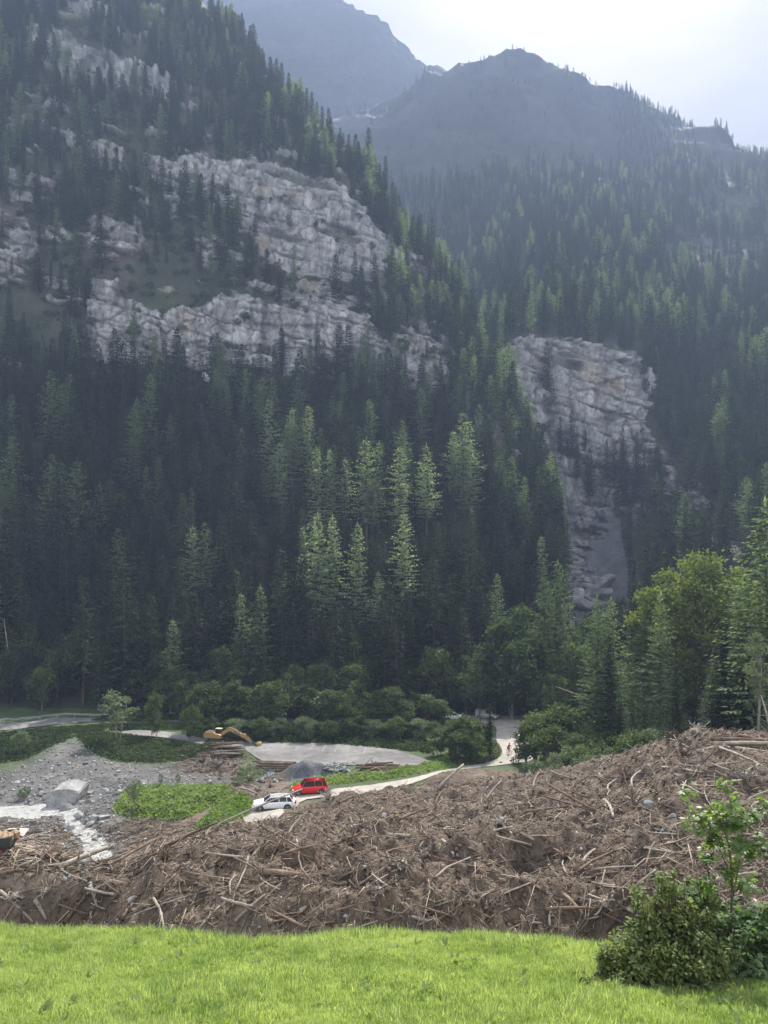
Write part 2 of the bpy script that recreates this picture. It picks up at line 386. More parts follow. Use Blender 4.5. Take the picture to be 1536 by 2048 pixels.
# areas traced on the ground plan (world x, y)
def wpoly(pts): return [W0(a, b) for a, b in pts]
ROAD_LOWER = wpoly([(488,1640),(520,1646),(556,1634),(600,1606),(660,1596),(740,1586),(812,1572),(846,1560),(885,1546),(950,1537),(1010,1530),(1062,1522),(1075,1500),(1062,1470),(1065,1444),(1075,1436),(1060,1433),(1000,1432),(900,1434),(900,1443),(985,1450),(992,1480),(1004,1500),(1000,1514),(975,1526),(925,1535),(875,1544),(830,1556),(760,1568),(680,1578),(640,1586),(575,1590),(520,1600),(492,1618)])
LOT_LOOP = wpoly([(250,1462),(330,1464),(400,1476),(520,1484),(640,1487),(740,1494),(810,1506),(850,1519),(864,1531),(850,1538),(800,1537),(700,1532),(600,1531),(540,1527),(500,1512),(420,1492),(330,1476),(250,1470)])
ROAD_UPPER = wpoly([(-300,1476),(-100,1470),(40,1458),(120,1449),(200,1444),(320,1444),(600,1443),(800,1443),(905,1444),(905,1435),(800,1435),(600,1435),(320,1436),(200,1437),(110,1438),(40,1446),(-60,1453),(-300,1462)])
STREAM1 = wpoly([(20,1632),(60,1636),(112,1628),(160,1622),(150,1612),(100,1604),(40,1608),(-60,1612),(-200,1614),(-200,1630),(-60,1630)])
def Wd(px, D): return ((px - CX) / FPX * D, D)
STREAM2 = wpoly([(150,1668),(166,1692),(176,1708)]) + [Wd(184, 66.5), Wd(198, 63), Wd(205, 58.5), Wd(262, 58.5), Wd(262, 63), Wd(250, 67)] + wpoly([(236,1708),(222,1686),(205,1660),(180,1652),(160,1640),(150,1618),(132,1618),(128,1636)])
YARD = wpoly([(-300,1690),(0,1680),(40,1676),(100,1690),(140,1716),(120,1748),(60,1752),(-60,1752),(-300,1752)])
ISLAND1 = wpoly([(242,1600),(260,1580),(330,1578),(400,1572),(462,1578),(452,1596),(420,1612),(360,1640),(300,1636),(250,1632),(226,1618)])
ISLAND2 = wpoly([(394,1656),(420,1628),(452,1600),(484,1588),(500,1602),(494,1624),(470,1646),(430,1664),(396,1668)])
STRIP = wpoly([(590,1574),(700,1566),(790,1556),(870,1540),(900,1533),(880,1526),(830,1538),(760,1546),(680,1554),(620,1562),(590,1562)])
GREENBANK = wpoly([(-200,1560),(0,1528),(50,1520),(110,1490),(150,1474),(140,1466),(60,1464),(-20,1468),(-200,1480)])
DARKBANK = wpoly([(150,1470),(200,1466),(300,1474),(420,1494),(470,1510),(420,1520),(330,1524),(240,1524),(180,1505)])
LOTGRASS = wpoly([(870,1543),(930,1533),(985,1522),(1003,1508),(997,1488),(960,1490),(900,1500),(862,1530)])
def inside(poly, soft=0.8, x=None, y=None):
    x = Xw if x is None else x; y = DD if y is None else y
    return sstep(-soft, soft, poly_sd(x, y, poly))
paved = np.maximum.reduce([inside(smooth_poly(p, 3), 1.0) for p in (ROAD_LOWER, LOT_LOOP, ROAD_UPPER)])
water = np.maximum(inside(STREAM1, .8), inside(STREAM2, .8))
yard = inside(YARD, 2.0)
edgeN = 3.0 * fbm(Xw * .2, DD * .2, 0, 3, 11)
debris = sstep(1.5, -1.5, DD - DTOP(PX) + 0.35 * edgeN) * (1 - inside(ISLAND1, 1)) * (1 - inside(ISLAND2, 1))
rough2 = np.clip(inside(wpoly([(430,1600),(520,1596),(600,1582),(640,1572),(590,1552),(560,1548),(500,1560),(440,1574)]), 2) + inside(wpoly([(380,1500),(470,1520),(560,1545),(480,1556),(390,1545)]), 3), 0, 1)
debris = np.maximum(debris * (1 - paved), rough2 * (1 - paved)) * (1 - yard)
# relief
hum = 0.95 * fbm(Xw * .16, DD * .16, 0, 3, 21) + 0.62 * fbm(Xw * .5, DD * .5, 0, 3, 31, ridged=True) + 0.34 * fbm(Xw * 1.5, DD * 1.5, 0, 3, 41)
lowrim = sstep(340, 250, PX) * sstep(32, 36, DD) * sstep(62, 52, DD)
rim2 = sstep(470, 510, PX) * sstep(700, 640, PX) * sstep(60, 68, DD)
pits = -1.3 * sstep(.38, .7, fbm(Xw * .28, DD * .28, 3, 2, 51)) * debris
stony = 0.22 * fbm(Xw * .5, DD * .5, 0, 4, 61) + 0.12 * fbm(Xw * 1.6, DD * 1.6, 0, 2, 71)
near_fade = sstep(20, 30, DD)
Z1 = Z0 + debris * (hum * (0.75 + 0.4 * near_fade) * (1 - .65 * np.maximum(lowrim, rim2)) + pits - .75 * lowrim - .55 * rim2) + (1 - debris) * stony * (1 - paved) * (1 - 0.7 * yard)
Z1 = Z1 - 0.45 * water
bankdip = inside(wpoly([(200,1560),(250,1560),(240,1582),(140,1585)]), 2) * 0.8
Z1 = Z1 - bankdip
# rubble mounds
def mound(px, py, rx, ry, h):
    global Z1
    x, y = W0(px, py); q = ((Xw - x) / rx) ** 2 + ((DD - y) / ry) ** 2
    Z1 = Z1 + h * np.exp(-q ** 1.5) * (1 + 0.45 * fbm(Xw * .7, DD * .7, 1, 4, 81))
mound(612, 1552, 3.6, 2.0, 1.9); mound(440, 1508, 5.5, 2.6, 1.2); mound(740, 1544, 6, 1.8, 0.8)
mound(835, 1535, 3.5, 1.3, 0.6); mound(1390, 1500, 7, 3.5, 0.9); mound(560, 1532, 3.4, 2, .5)
mound(862, 1722, 1.7, 1.2, -1.5); mound(1085, 1700, 2.3, 1.3, -1.1); mound(700, 1712, 1.8, 1.1, -1.2); mound(150, 1800, 2.0, 1.0, -1.3); mound(800, 1672, 3.5, 1.6, .7); mound(560, 1740, 3.0, 1.2, .6); mound(1000, 1790, 3.0, 1.0, .5)
Z1 = np.where(DD < 22.5, np.minimum(Z1, Z0), Z1)
ZG = Z1.T.copy()
def G(px, D):
    D = np.asarray(D, float)
    return bilin(ZG, gpx, glD, np.asarray(px, float), np.log(np.maximum(D, 19.1)))
def Gxy(x, y):
    x = np.asarray(x, float); y = np.asarray(y, float); return G(CX + FPX * x / y, y)
def hit(px, py):
    D = hitcol(Z1, px, py); x = (px - CX) / FPX * D
    return Vector((x, D, float(G(px, D))))
def at(px, D): return Vector(((px - CX) / FPX * D, D, float(G(px, D))))

# ground colours (albedo)
c_brown = np.array([.125, .092, .066]); c_dark = np.array([.055, .042, .032]); c_grey = np.array([.062, .062, .064]); c_gravel = np.array([.125, .118, .106])
c_green = np.array([.055, .085, .028]); c_dirt = np.array([.25, .20, .155])
nA = fbm(Xw * .3, DD * .3, 0, 4, 91); nB = fbm(Xw * 1.2, DD * 1.2, 0, 3, 95)
base = c_green[None, None] * (1 + 0.3 * nA[..., None])
_b = (sstep(88, 80, DD) * sstep(1300, 1200, PX))[..., None]; base = base * (1 - _b) + _b * c_brown * (1.1 + .4 * nB[..., None])
gravelzone = inside(wpoly([(-300,1640),(-300,1560),(0,1545),(60,1520),(120,1482),(190,1470),(230,1520),(330,1530),(430,1525),(520,1530),(560,1545),(560,1570),(430,1580),(330,1590),(240,1650),(260,1720),(260,1745),(150,1745),(100,1680),(0,1660)]), 3)
gz = gravelzone[..., None]
nC = fbm(Xw * .09, DD * .09, 0, 3, 97)[..., None]; base = base * (1 - gz) + gz * (c_grey + (c_gravel - c_grey) * (0.5 + 0.6 * nA[..., None])) * (1 + .5 * nC) * (1 + .3 * nB[..., None])
ws = (gravelzone * sstep(0.1, 0.5, nA + 0.3) * sstep(100, 60, DD))[..., None]; base = base * (1 - ws) + ws * c_dirt * .8
for poly, s in ((GREENBANK, 2), (ISLAND1, 1), (ISLAND2, 1), (STRIP, 1), (DARKBANK, 2), (LOTGRASS, 1)):
    k = inside(poly, s)[..., None]; base = base * (1 - k) + k * (c_green * (1 + .3 * nB[..., None]))
k = yard[..., None]; base = base * (1 - k) + k * c_dirt * (1.05 + .2 * nA[..., None])
k = debris[..., None]; dcol = c_brown + (c_dark - c_brown) * sstep(-.1, .6, nB)[..., None] + np.array([.05, .045, .04]) * sstep(.25, .6, nA)[..., None]
base = base * (1 - k) + k * dcol
k = inside(wpoly([(650,1562),(575,1566),(572,1545),(600,1534),(645,1532),(672,1545)]), 1)[..., None]; base = base * (1 - k) + k * np.array([.09, .095, .10])
k = water[..., None]; base = base * (1 - k) + k * np.array([.3, .29, .27])
V = np.stack([Xw, DD, Z1], -1).reshape(-1, 3)
ground = link('ground', np_mesh('ground', V, grid_faces(NR, NC), base.reshape(-1, 3), smooth=True), M_ground); tag(ground, kind='structure')

# meadow
mpx = np.linspace(-1400, 2900, 260); ms = np.linspace(0, 1, 110)
MP, MS = np.meshgrid(mpx, ms)
MDv = 1.2 + (edge_D(MP) + 7.5 - 1.2) * MS
MZ = Hmeadow(MP, MDv)
V = np.stack([(MP - CX) / FPX * MDv, MDv, MZ], -1).reshape(-1, 3)
# the turf also runs back under the viewer's feet
meadow = link('meadow', np_mesh('meadow', V, grid_faces(len(ms), len(mpx)), smooth=True), M_meadow); tag(meadow, kind='structure')
bk = link('slope_behind_viewer', np_mesh('slope', [(-14, -30, 9), (14, -30, 9), (40, 1.3, -2.7), (-40, 1.3, -2.7)], np.array([[0, 1, 2, 3]])), M_meadow); tag(bk, kind='structure')

def drape(name, poly, material, dz=0.05, step=2.0, n=4, label=None, zfun=None):
    b = smooth_poly(poly, n)
    x0, y0 = b.min(0); x1, y1 = b.max(0)
    gx, gy = np.meshgrid(np.arange(x0, x1, step), np.arange(y0, y1, step)); gx = gx.ravel(); gy = gy.ravel()
    k = poly_sd(gx, gy, [tuple(p) for p in b]) > 0.5 * step
    pts = [Vector((float(a), float(c))) for a, c in b] + [Vector((float(a), float(c))) for a, c in zip(gx[k], gy[k])]
    m = len(b)
    vo, _, fo, *_r = delaunay_2d_cdt(pts, [], [list(range(m))], 1, 1e-4)
    xy = np.array([(v.x, v.y) for v in vo]); z = Gxy(xy[:, 0], xy[:, 1]) + dz if zfun is None else zfun(xy[:, 0], xy[:, 1])
    tris = np.array([f for f in fo if len(f) == 3])
    # face up
    a, bb, c = xy[tris[:, 0]], xy[tris[:, 1]], xy[tris[:, 2]]
    cr = (bb[:, 0] - a[:, 0]) * (c[:, 1] - a[:, 1]) - (bb[:, 1] - a[:, 1]) * (c[:, 0] - a[:, 0])
    tris[cr < 0] = tris[cr < 0][:, ::-1]
    o = link(name, np_mesh(name, np.column_stack([xy, z]), tris, smooth=True), material); tag(o, kind='structure'); return o
drape('gravel_road', ROAD_LOWER, M_gravelroad, 0.10, 1.2)
drape('parking_lot', LOT_LOOP, M_asphalt, 0.10, 1.2)
drape('road', ROAD_UPPER, M_asphalt, 0.12, 1.2)
# water
mw, nt, out = mat('milky_stream_water')
b = N(nt, 'ShaderNodeBsdfPrincipled'); b.inputs['Roughness'].default_value = 0.22; b.inputs['IOR'].default_value = 1.33
f, _ = noise_fac(nt, 1.2, 0, 1, detail=6); rp = N(nt, 'ShaderNodeValToRGB')
rp.color_ramp.elements[0].color = (.20, .20, .19, 1); rp.color_ramp.elements[1].color = (.46, .46, .44, 1); rp.color_ramp.elements[1].position = .55
nt.links.new(f, rp.inputs['Fac']); nt.links.new(rp.outputs[0], b.inputs['Base Color'])
f2, _ = noise_fac(nt, 4.0, 0, 1, detail=6, p0=0, p1=1); bp = N(nt, 'ShaderNodeBump'); bp.inputs['Strength'].default_value = .9; bp.inputs['Distance'].default_value = .25
nt.links.new(f2, bp.inputs['Height']); nt.links.new(bp.outputs[0], b.inputs['Normal']); nt.links.new(b.outputs[0], out.inputs['Surface'])
def wz(x, y): return np.where(y < 75, Gxy(x, y) + .16, Hbase(CX + FPX * x / y, y) - 0.22)
drape('stream', STREAM2, mw, zfun=wz, step=.8); drape('stream', STREAM1, mw, zfun=wz, step=.8)

# ---------------------------------------------------------------- mountains: knots (distance, picture row) per column
def surface(cols, npx, nrow, px0, px1, drop, tw=None):
    """columns of knots -> arrays px, D, py on a (rows, columns) grid; drop: knots added behind the crest"""
    ks = sorted(cols); K = len(cols[ks[0]])
    kk = {c: list(cols[c]) + [(cols[c][-1][0] * a, cols[c][-1][1] + bb) for a, bb in drop] for c in ks}
    K += len(drop)
    px = np.linspace(px0, px1, npx)
    wide = np.linspace(px0 - 200, px1 + 200, npx + 2 * int(200 / ((px1 - px0) / (npx - 1))) )
    D = np.array([np.interp(px, ks, [kk[c][k][0] for c in ks]) for k in range(K)])
    Zk = np.array([np.interp(px, ks, [(HY - kk[c][k][1]) / FPX * kk[c][k][0] for c in ks]) for k in range(K)])
    s = max(1, int(14 / ((px1 - px0) / npx))); kr = np.exp(-0.5 * (np.arange(-3 * s, 3 * s + 1) / s) ** 2); kr /= kr.sum()
    D = np.array([np.convolve(np.pad(r, 3 * s, 'edge'), kr, 'valid') for r in D]); Zk = np.array([np.convolve(np.pad(r, 3 * s, 'edge'), kr, 'valid') for r in Zk])
    t = np.linspace(0, K - 1, nrow)
    if tw:     # more rows where the rock faces are
        w = np.array((tw + [.6] * K)[:K - 1], float); cw = np.concatenate([[0], np.cumsum(w)]); cw /= cw[-1]; t = np.interp(np.linspace(0, 1, nrow), cw, np.arange(K))
    def crom(A):
        i = np.minimum(t.astype(int), K - 2); u = (t - i)[:, None]
        p1 = A[i]; p2 = A[i + 1]; p0 = A[np.maximum(i - 1, 0)]; p3 = A[np.minimum(i + 2, K - 1)]
        c = 0.5 * ((2 * p1) + (-p0 + p2) * u + (2 * p0 - 5 * p1 + 4 * p2 - p3) * u * u + (-p0 + 3 * p1 - 3 * p2 + p3) * u ** 3)
        return 0.55 * c + 0.45 * (p1 + (p2 - p1) * u)
    Dg = crom(D); Zg = crom(Zk); PXg = np.broadcast_to(px, Dg.shape)
    return PXg, Dg, Zg, t, K

def rockmask(px, py, polys, wob=14.0, seed=3, fine=1.0):
    r = np.zeros(px.shape)
    n = wob * (fbm(px / 45 * fine, py / 45 * fine, 0, 4, seed, gain=.6)) * 1.7
    for p, s in polys:
        r = np.maximum(r, s * sstep(-3, 3, poly_sd(px, py, p) + n + 4))
    return r

ROCK_A = [
 ([(55,50),(110,60),(160,100),(240,120),(300,140),(350,180),(345,205),(280,190),(200,180),(130,150),(80,110)], 1),
 ([(140,270),(250,300),(255,345),(180,350)], .8), ([(290,325),(410,320),(425,400),(350,412),(300,360)], 1),
 ([(420,330),(520,328),(620,365),(700,395),(735,450),(770,540),(745,585),(660,555),(590,545),(528,540),(500,480),(430,430)], 1),
 ([(165,690),(175,610),(190,560),(240,560),(250,600),(330,625),(400,620),(470,590),(560,620),(640,610),(690,640),(720,640),(790,700),(870,760),(890,800),(800,790),(720,760),(600,755),(520,755),(420,752),(330,738),(230,722),(170,712)], 1),
 ([(750,590),(850,640),(920,720),(990,760),(1010,830),(940,850),(880,780),(800,720)], .7),
 ([(130,440),(270,450),(275,480),(180,480)], .6), ([(0,420),(40,430),(70,500),(30,530),(-60,520)], .8),
 ([(0,190),(50,220),(60,300),(0,300)], .5), ([(560,590),(650,570),(700,610),(620,640)], .7),
 ([(930,840),(980,810),(1020,830),(1030,960),(1000,990),(960,940),(925,900)], .9), ([(1030,940),(1080,960),(1110,1080),(1080,1100),(1040,1040)], .7),
 ([(-500,200),(-300,150),(-200,300),(-380,360)], .9),
]
COLS_A = {
 -600: [(120,1400),(185,1200),(230,950),(280,700),(305,500),(340,300),(420,50),(520,-120)],
 -100: [(146,1428),(192,1200),(238,950),(288,750),(312,560),(350,390),(400,120),(520,-160)],
 0:   [(150,1428),(195,1200),(240,950),(290,765),(315,560),(355,400),(400,150),(520,-150)],
 200: [(152,1428),(200,1200),(245,950),(295,738),(308,640),(350,430),(395,210),(520,-120)],
 400: [(160,1420),(200,1200),(250,950),(300,765),(316,630),(350,450),(385,320),(500,0)],
 560: [(163,1418),(200,1200),(250,980),(305,770),(320,630),(345,545),(375,350),(450,200)],
 700: [(163,1418),(200,1200),(255,980),(310,785),(323,660),(345,570),(365,400),(425,300)],
 800: [(163,1418),(200,1200),(250,1010),(305,820),(318,720),(340,640),(358,560),(410,460)],
 900: [(163,1418),(200,1200),(245,1040),(290,890),(308,800),(328,730),(350,660),(390,585)],
 1000:[(163,1418),(200,1215),(235,1095),(270,985),(285,920),(300,870),(318,815),(340,765)],
 1060:[(163,1418),(200,1225),(225,1140),(245,1080),(258,1040),(272,1005),(288,970),(310,940)],
 1110:[(163,1416),(195,1250),(210,1200),(220,1175),(230,1155),(240,1140),(250,1128),(265,1115)],
 1150:[(163,1414),(185,1310),(195,1280),(205,1262),(215,1250),(225,1242),(235,1235),(250,1225)],
}
COLS_B = {
 400: [(170,1412),(300,1200),(420,1000),(520,850),(620,700),(760,560),(950,430),(1200,350),(1500,310)],
 700: [(170,1412),(300,1180),(400,1000),(480,850),(560,720),(680,580),(850,450),(1150,330),(1600,235)],
 850: [(170,1412),(280,1180),(360,1000),(430,850),(510,720),(640,580),(830,440),(1150,310),(1650,170)],
 905: [(170,1412),(270,1190),(340,1040),(400,900),(475,740),(610,590),(815,440),(1150,300),(1640,144)],
 950: [(170,1412),(260,1200),(320,1080),(370,950),(440,760),(580,600),(800,440),(1150,290),(1600,130)],
 1010:[(168,1410),(250,1215),(300,1135),(345,1000),(368,720),(540,580),(780,430),(1100,290),(1550,103)],
 1060:[(166,1410),(245,1240),(297,1145),(348,1020),(376,700),(520,580),(750,435),(1080,300),(1520,126)],
 1120:[(165,1410),(240,1265),(295,1155),(350,1030),(382,688),(500,580),(720,440),(1050,310),(1500,160)],
 1200:[(165,1410),(240,1265),(298,1140),(352,1010),(388,705),(490,600),(690,460),(1000,330),(1450,188)],
 1245:[(163,1408),(236,1250),(294,1112),(350,980),(388,730),(482,618),(670,480),(980,350),(1430,203)],
 1290:[(160,1430),(230,1230),(290,1090),(345,950),(388,780),(470,640),(650,500),(950,370),(1400,214)],
 1330:[(156,1432),(225,1210),(282,1078),(336,955),(384,810),(465,665),(635,525),(925,390),(1350,236)],
 1370:[(152,1436),(220,1190),(275,1070),(325,960),(380,840),(460,690),(620,550),(900,410),(1300,250)],
 1430:[(150,1438),(213,1183),(268,1057),(322,940),(380,827),(460,697),(606,572),(866,440),(1240,272)],
 1470:[(148,1440),(210,1180),(265,1050),(320,930),(380,820),(460,700),(600,580),(850,450),(1200,302)],
 1560:[(145,1440),(200,1180),(255,1040),(310,920),(370,810),(450,700),(590,580),(830,460),(1150,305)],
 2300:[(130,1430),(180,1150),(230,980),(280,850),(340,740),(420,640),(560,520),(800,400),(1100,250)],
}
for _c in COLS_B:
    if _c <= 1290: COLS_B[_c][7] = (1090, COLS_B[_c][7][1]); COLS_B[_c][8] = (1300, COLS_B[_c][8][1])
ROCK_B = [
 ([(1005,700),(1060,690),(1130,675),(1200,700),(1262,725),(1292,765),(1290,850),(1312,900),(1345,960),(1310,965),(1270,930),(1210,900),(1170,880),(1120,930),(1090,1010),(1075,1060),(1050,1000),(1020,860)], 1),
 ([(1325,975),(1390,970),(1410,1010),(1390,1065),(1345,1075)], 1), ([(1050,960),(1140,900),(1215,900),(1240,960),(1215,1040),(1195,1100),(1150,1190),(1110,1190),(1060,1080)], .9),([(1240,930),(1290,960),(1300,1040),(1262,1060)],.7),
 ([(1400,480),(1450,470),(1470,500),(1420,510)], .5),
 ([(1900,600),(2050,560),(2100,760),(1950,800)], .9),
]
SCREE = [([(1205,1030),(1235,1045),(1262,1190),(1250,1245),(1150,1245),(1165,1150),(1190,1090)], 1)]

def build_mountain(name, cols, npx, nrow, px0, px1, rocks, material, drop, seed, ampr=1.0, scree=None, alpine=None, maxs=3.0, tw=None):
    PXg, Dg, Zg, t, K = surface(cols, npx, nrow, px0, px1, drop, tw)
    X = (PXg - CX) / FPX * Dg; Y = Dg; Z = Zg
    pyg = HY - FPX * Zg / Dg
    rock = rockmask(PXg, pyg, rocks, seed=seed)
    rock0 = rock.copy()
    shelf = sstep(.22, .40, fbm(X / 22, Y / 22, (Z + .3 * X) / 4.5, 3, seed + 60)); rock = rock * (1 - .8 * shelf)
    if name == 'left_mountainside':
        n = fbm(X / 24, Y / 24, (Z + .3 * X) / 9, 4, seed + 7, gain=.65)
        band = sstep(800, 700, pyg) * sstep(1000, 820, PXg)
        rock = np.maximum(rock, 0.85 * sstep(0.16, 0.27, n) * band)
    Pn = np.stack([X, Y, Z], -1)
    du = np.gradient(Pn, axis=1); dv = np.gradient(Pn, axis=0); Nn = np.cross(du, dv); Nn /= np.linalg.norm(Nn, axis=-1, keepdims=True) + 1e-9
    sc_ = Dg / 330.0
    # buttresses and cracks on rock, gullies on scrub
    s1 = fbm(X / 16, Y / 16, Z / 30, 3, seed + 1, ridged=True); s2 = fbm(X / 5.5, Y / 5.5, Z / 11, 3, seed + 2, ridged=True); s3 = fbm(X / 2.0, Y / 2.0, Z / 4.5, 2, seed + 3)
    ri = rock > .03; cr1 = np.ones(rock.shape); cv1 = np.zeros(rock.shape); cr2 = cr1.copy(); cv2 = cv1.copy()
    if ri.any():
        x, y, z = X[ri], Y[ri], Z[ri]; w = 2.2 * fbm(x / 9, y / 9, z / 9, 2, seed + 30)
        g1, v1 = cells((x + w) / 7.0, (y + w) / 7.0, (z + .35 * x - w) / 21, seed + 31); g2, v2 = cells((x - w) / 2.9, (y + w) / 2.9, (z + .35 * x + w) / 8.5, seed + 41)
        cr1[ri] = sstep(0, .10, g1); cv1[ri] = v1; cr2[ri] = sstep(0, .14, g2); cv2[ri] = v2
    sl_ = (Z + .32 * X + 2.5 * fbm(X / 30, Y / 30, Z / 30, 3, seed + 70)) ; a1 = sl_ / 9.5; a1 = np.abs(a1 - np.floor(a1) - .5); a2 = sl_ / 3.7 + .3; a2 = np.abs(a2 - np.floor(a2) - .5)
    br = sstep(-.25, .2, fbm(X / 12, Y / 12, Z / 8, 3, seed + 71))
    strata = np.maximum(sstep(.10, .03, a1) * br, .6 * sstep(.12, .03, a2) * (1 - br))
    led = (Z / 13.0 + 0.9 * fbm(X / 40, Y / 40, Z / 40, 2, seed + 4)); led = led - np.floor(led)
    Hs = 12.0; tl = sl_ / Hs + .35 * vnoise(X / 35, Y / 35, 0, seed + 72); tf = tl - np.floor(tl)
    hl = np.hypot(Nn[..., 0], Nn[..., 1]) + .05; rec = np.clip(np.abs(Nn[..., 2]) / hl, 0, 1.2); tface = sstep(0, .85, tf) * .85 + .15 * tf
    disp = rock * (3.0 * s1 + 1.3 * s2 + .3 * s3 + 1.7 * (cv1 - .5) - 1.0 * (1 - cr1) + .7 * (cv2 - .5) - .45 * (1 - cr2) - .7 * strata - 1.8 * sstep(.36, .44, np.abs(led - .5)) * sstep(-.1, .3, fbm(X / 24, Y / 24, Z / 24, 2, seed + 14)) + 1.2) + (1 - rock) * (2.0 * fbm(X / 22, Y / 22, Z / 22, 3, seed + 5) + .5 * s3)
    disp = disp + sstep(700, 950, Y) * sstep(1500, 1300, Y) * 17 * fbm(X / 95, Y / 140, Z / 200, 4, seed + 80, ridged=True) * (name == 'right_mountainside')
    disp = disp * np.clip(sc_ ** 0.8, .5, maxs) * ampr
    edge = np.minimum(np.clip(np.arange(nrow) / (nrow * .06), 0, 1)[:, None], 1)
    sgn = np.sign(-Nn[..., 1] + 1e-9) * 1.0; Nh = Nn * np.array([1, 1, 0]); Nh = Nh / hl[..., None]
    Nn = np.where((Nn[..., 2] < 0)[..., None], -Nn, Nn); Nh = Nn * np.array([1, 1, 0.]) / hl[..., None]
    rr_ = rock[..., None]; Pn = Pn + (Nn * (1 - rr_) + Nh * rr_) * (disp * edge)[..., None] + Nh * (rock * Hs * rec * (tf - .45) * .9 * edge)[..., None]
    ledge = rock * sstep(.13, .05, tf) * sstep(-.3, .1, fbm(X / 10, Y / 10, Z / 10, 2, seed + 73))
    # albedo
    st = fbm(X / 2.4, Y / 15, Z / 24, 4, seed + 9); oc = sstep(.15, .5, fbm(X / 14, Y / 14, Z / 14, 3, seed + 10))
    stain = sstep(.12, .5, fbm(X / 4.0, Y / 20, Z / 45, 3, seed + 50))[..., None]
    rc = np.array([.285, .282, .275]) * (1 + .24 * st[..., None]) * (1 - .5 * strata[..., None]) * (.62 + .38 * cr1[..., None]) * (.72 + .28 * cr2[..., None]) * (.8 + .4 * cv2[..., None]) * (1 - .55 * stain) * (1 + .35 * (s2[..., None]))
    rc = rc * (1 - .6 * oc[..., None]) + .5 * oc[..., None] * np.array([.33, .27, .18]) * (1 + .4 * st[..., None])
    gn = fbm(X / 8, Y / 8, Z / 8, 4, seed + 11, gain=.6)
    gc = np.array([.042, .05, .028]) * (1 + .5 * gn[..., None]); dk = sstep(.0, .4, fbm(X / 30, Y / 30, Z / 30, 3, seed + 12))[..., None]
    gc = gc * (1 - dk) + dk * np.array([.075, .066, .05]) * (1 + .4 * gn[..., None])
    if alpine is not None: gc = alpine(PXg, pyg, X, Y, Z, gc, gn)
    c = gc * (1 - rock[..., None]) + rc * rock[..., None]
    c = c * (1 - .8 * ledge[..., None]) + .8 * ledge[..., None] * np.array([.055, .065, .035])
    if scree:
        sm = rockmask(PXg, pyg, scree, 8, seed + 20)[..., None]; c = c * (1 - sm) + sm * np.array([.15, .15, .155]) * (1 + .3 * st[..., None])
        rock = np.maximum(rock, sm[..., 0])
    o = link(name, np_mesh(name, Pn.reshape(-1, 3), grid_faces(*PXg.shape), np.clip(c, .01, .6).reshape(-1, 3), smooth=False), material)
    tag(o, kind='structure')
    return dict(P=Pn, px=PXg, rock=np.maximum(rock, rock0), pyg=pyg, t=t, K=K, nd=len(drop))
SA = build_mountain('left_mountainside', COLS_A, 660, 480, -500, 1148, ROCK_A, M_mountain, [(1.12, 110), (1.3, 420), (1.32, 620)], 100, tw=[.8, 1.2, 1.6, 3.2, 3.4, 2.6, 1.6])
def alpB(px, py, X, Y, Z, gc, gn):
    k = sstep(1250, 1360, px) * sstep(620, 480, py) * sstep(280, 330, py) * sstep(.0, .25, gn)
    gc = gc * (1 - k[..., None]) + k[..., None] * np.array([.10, .13, .06])
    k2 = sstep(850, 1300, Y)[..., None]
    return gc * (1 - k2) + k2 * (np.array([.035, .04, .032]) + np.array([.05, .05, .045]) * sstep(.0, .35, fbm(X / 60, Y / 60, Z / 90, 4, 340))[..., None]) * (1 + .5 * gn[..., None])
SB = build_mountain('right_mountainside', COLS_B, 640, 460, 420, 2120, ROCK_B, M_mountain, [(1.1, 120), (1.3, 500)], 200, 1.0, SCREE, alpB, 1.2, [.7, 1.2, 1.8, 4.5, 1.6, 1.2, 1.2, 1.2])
COLS_C = {100: [(1380,500),(1560,50),(1780,-20)], 430: [(1380,450),(1560,120),(1780,-22)], 600: [(1380,430),(1560,180),(1780,-18)], 690: [(1380,420),(1560,200),(1780,2)],
 715: [(1380,420),(1560,210),(1780,16)], 745: [(1380,410),(1560,220),(1780,32)], 775: [(1380,400),(1560,230),(1780,50)], 800: [(1380,400),(1560,240),(1780,82)], 822: [(1380,400),(1560,250),(1780,106)], 842: [(1380,400),(1560,260),(1780,126)],
 870: [(1380,400),(1560,270),(1780,131)], 890: [(1380,400),(1560,280),(1780,137)], 915: [(1380,400),(1560,290),(1780,147)], 1000: [(1380,400),(1560,330),(1780,250)], 1200: [(1380,450),(1560,400),(1780,350)]}
def alpC(px, py, X, Y, Z, gc, gn):
    k = sstep(-.2, .3, fbm(X / 90, Y / 90, Z / 60, 4, 333))[..., None]
    return (np.array([.10, .10, .10]) * (1 - k) + k * np.array([.06, .065, .05])) * (1 + .4 * gn[..., None])
SD = build_mountain('far_mountain', COLS_C, 420, 150, 100, 1190, [([(-9, -9), (-8, -9), (-8, -8)], 1)], M_far, [(1.08, 120)], 300, 1.9, None, alpC)
# ---------------------------------------------------------------- tree meshes
def kites(O, U, W):
    """O origin, U long vector, W half-width vector -> verts, quads"""
    n = len(O); V = np.stack([O, O + U * .45 + W, O + U, O + U * .45 - W], 1).reshape(-1, 3)
    return V, np.arange(4 * n).reshape(-1, 4)

def cross_n(A, B):
    c = np.cross(A, B); return c / (np.linalg.norm(c, axis=-1, keepdims=True) + 1e-9)

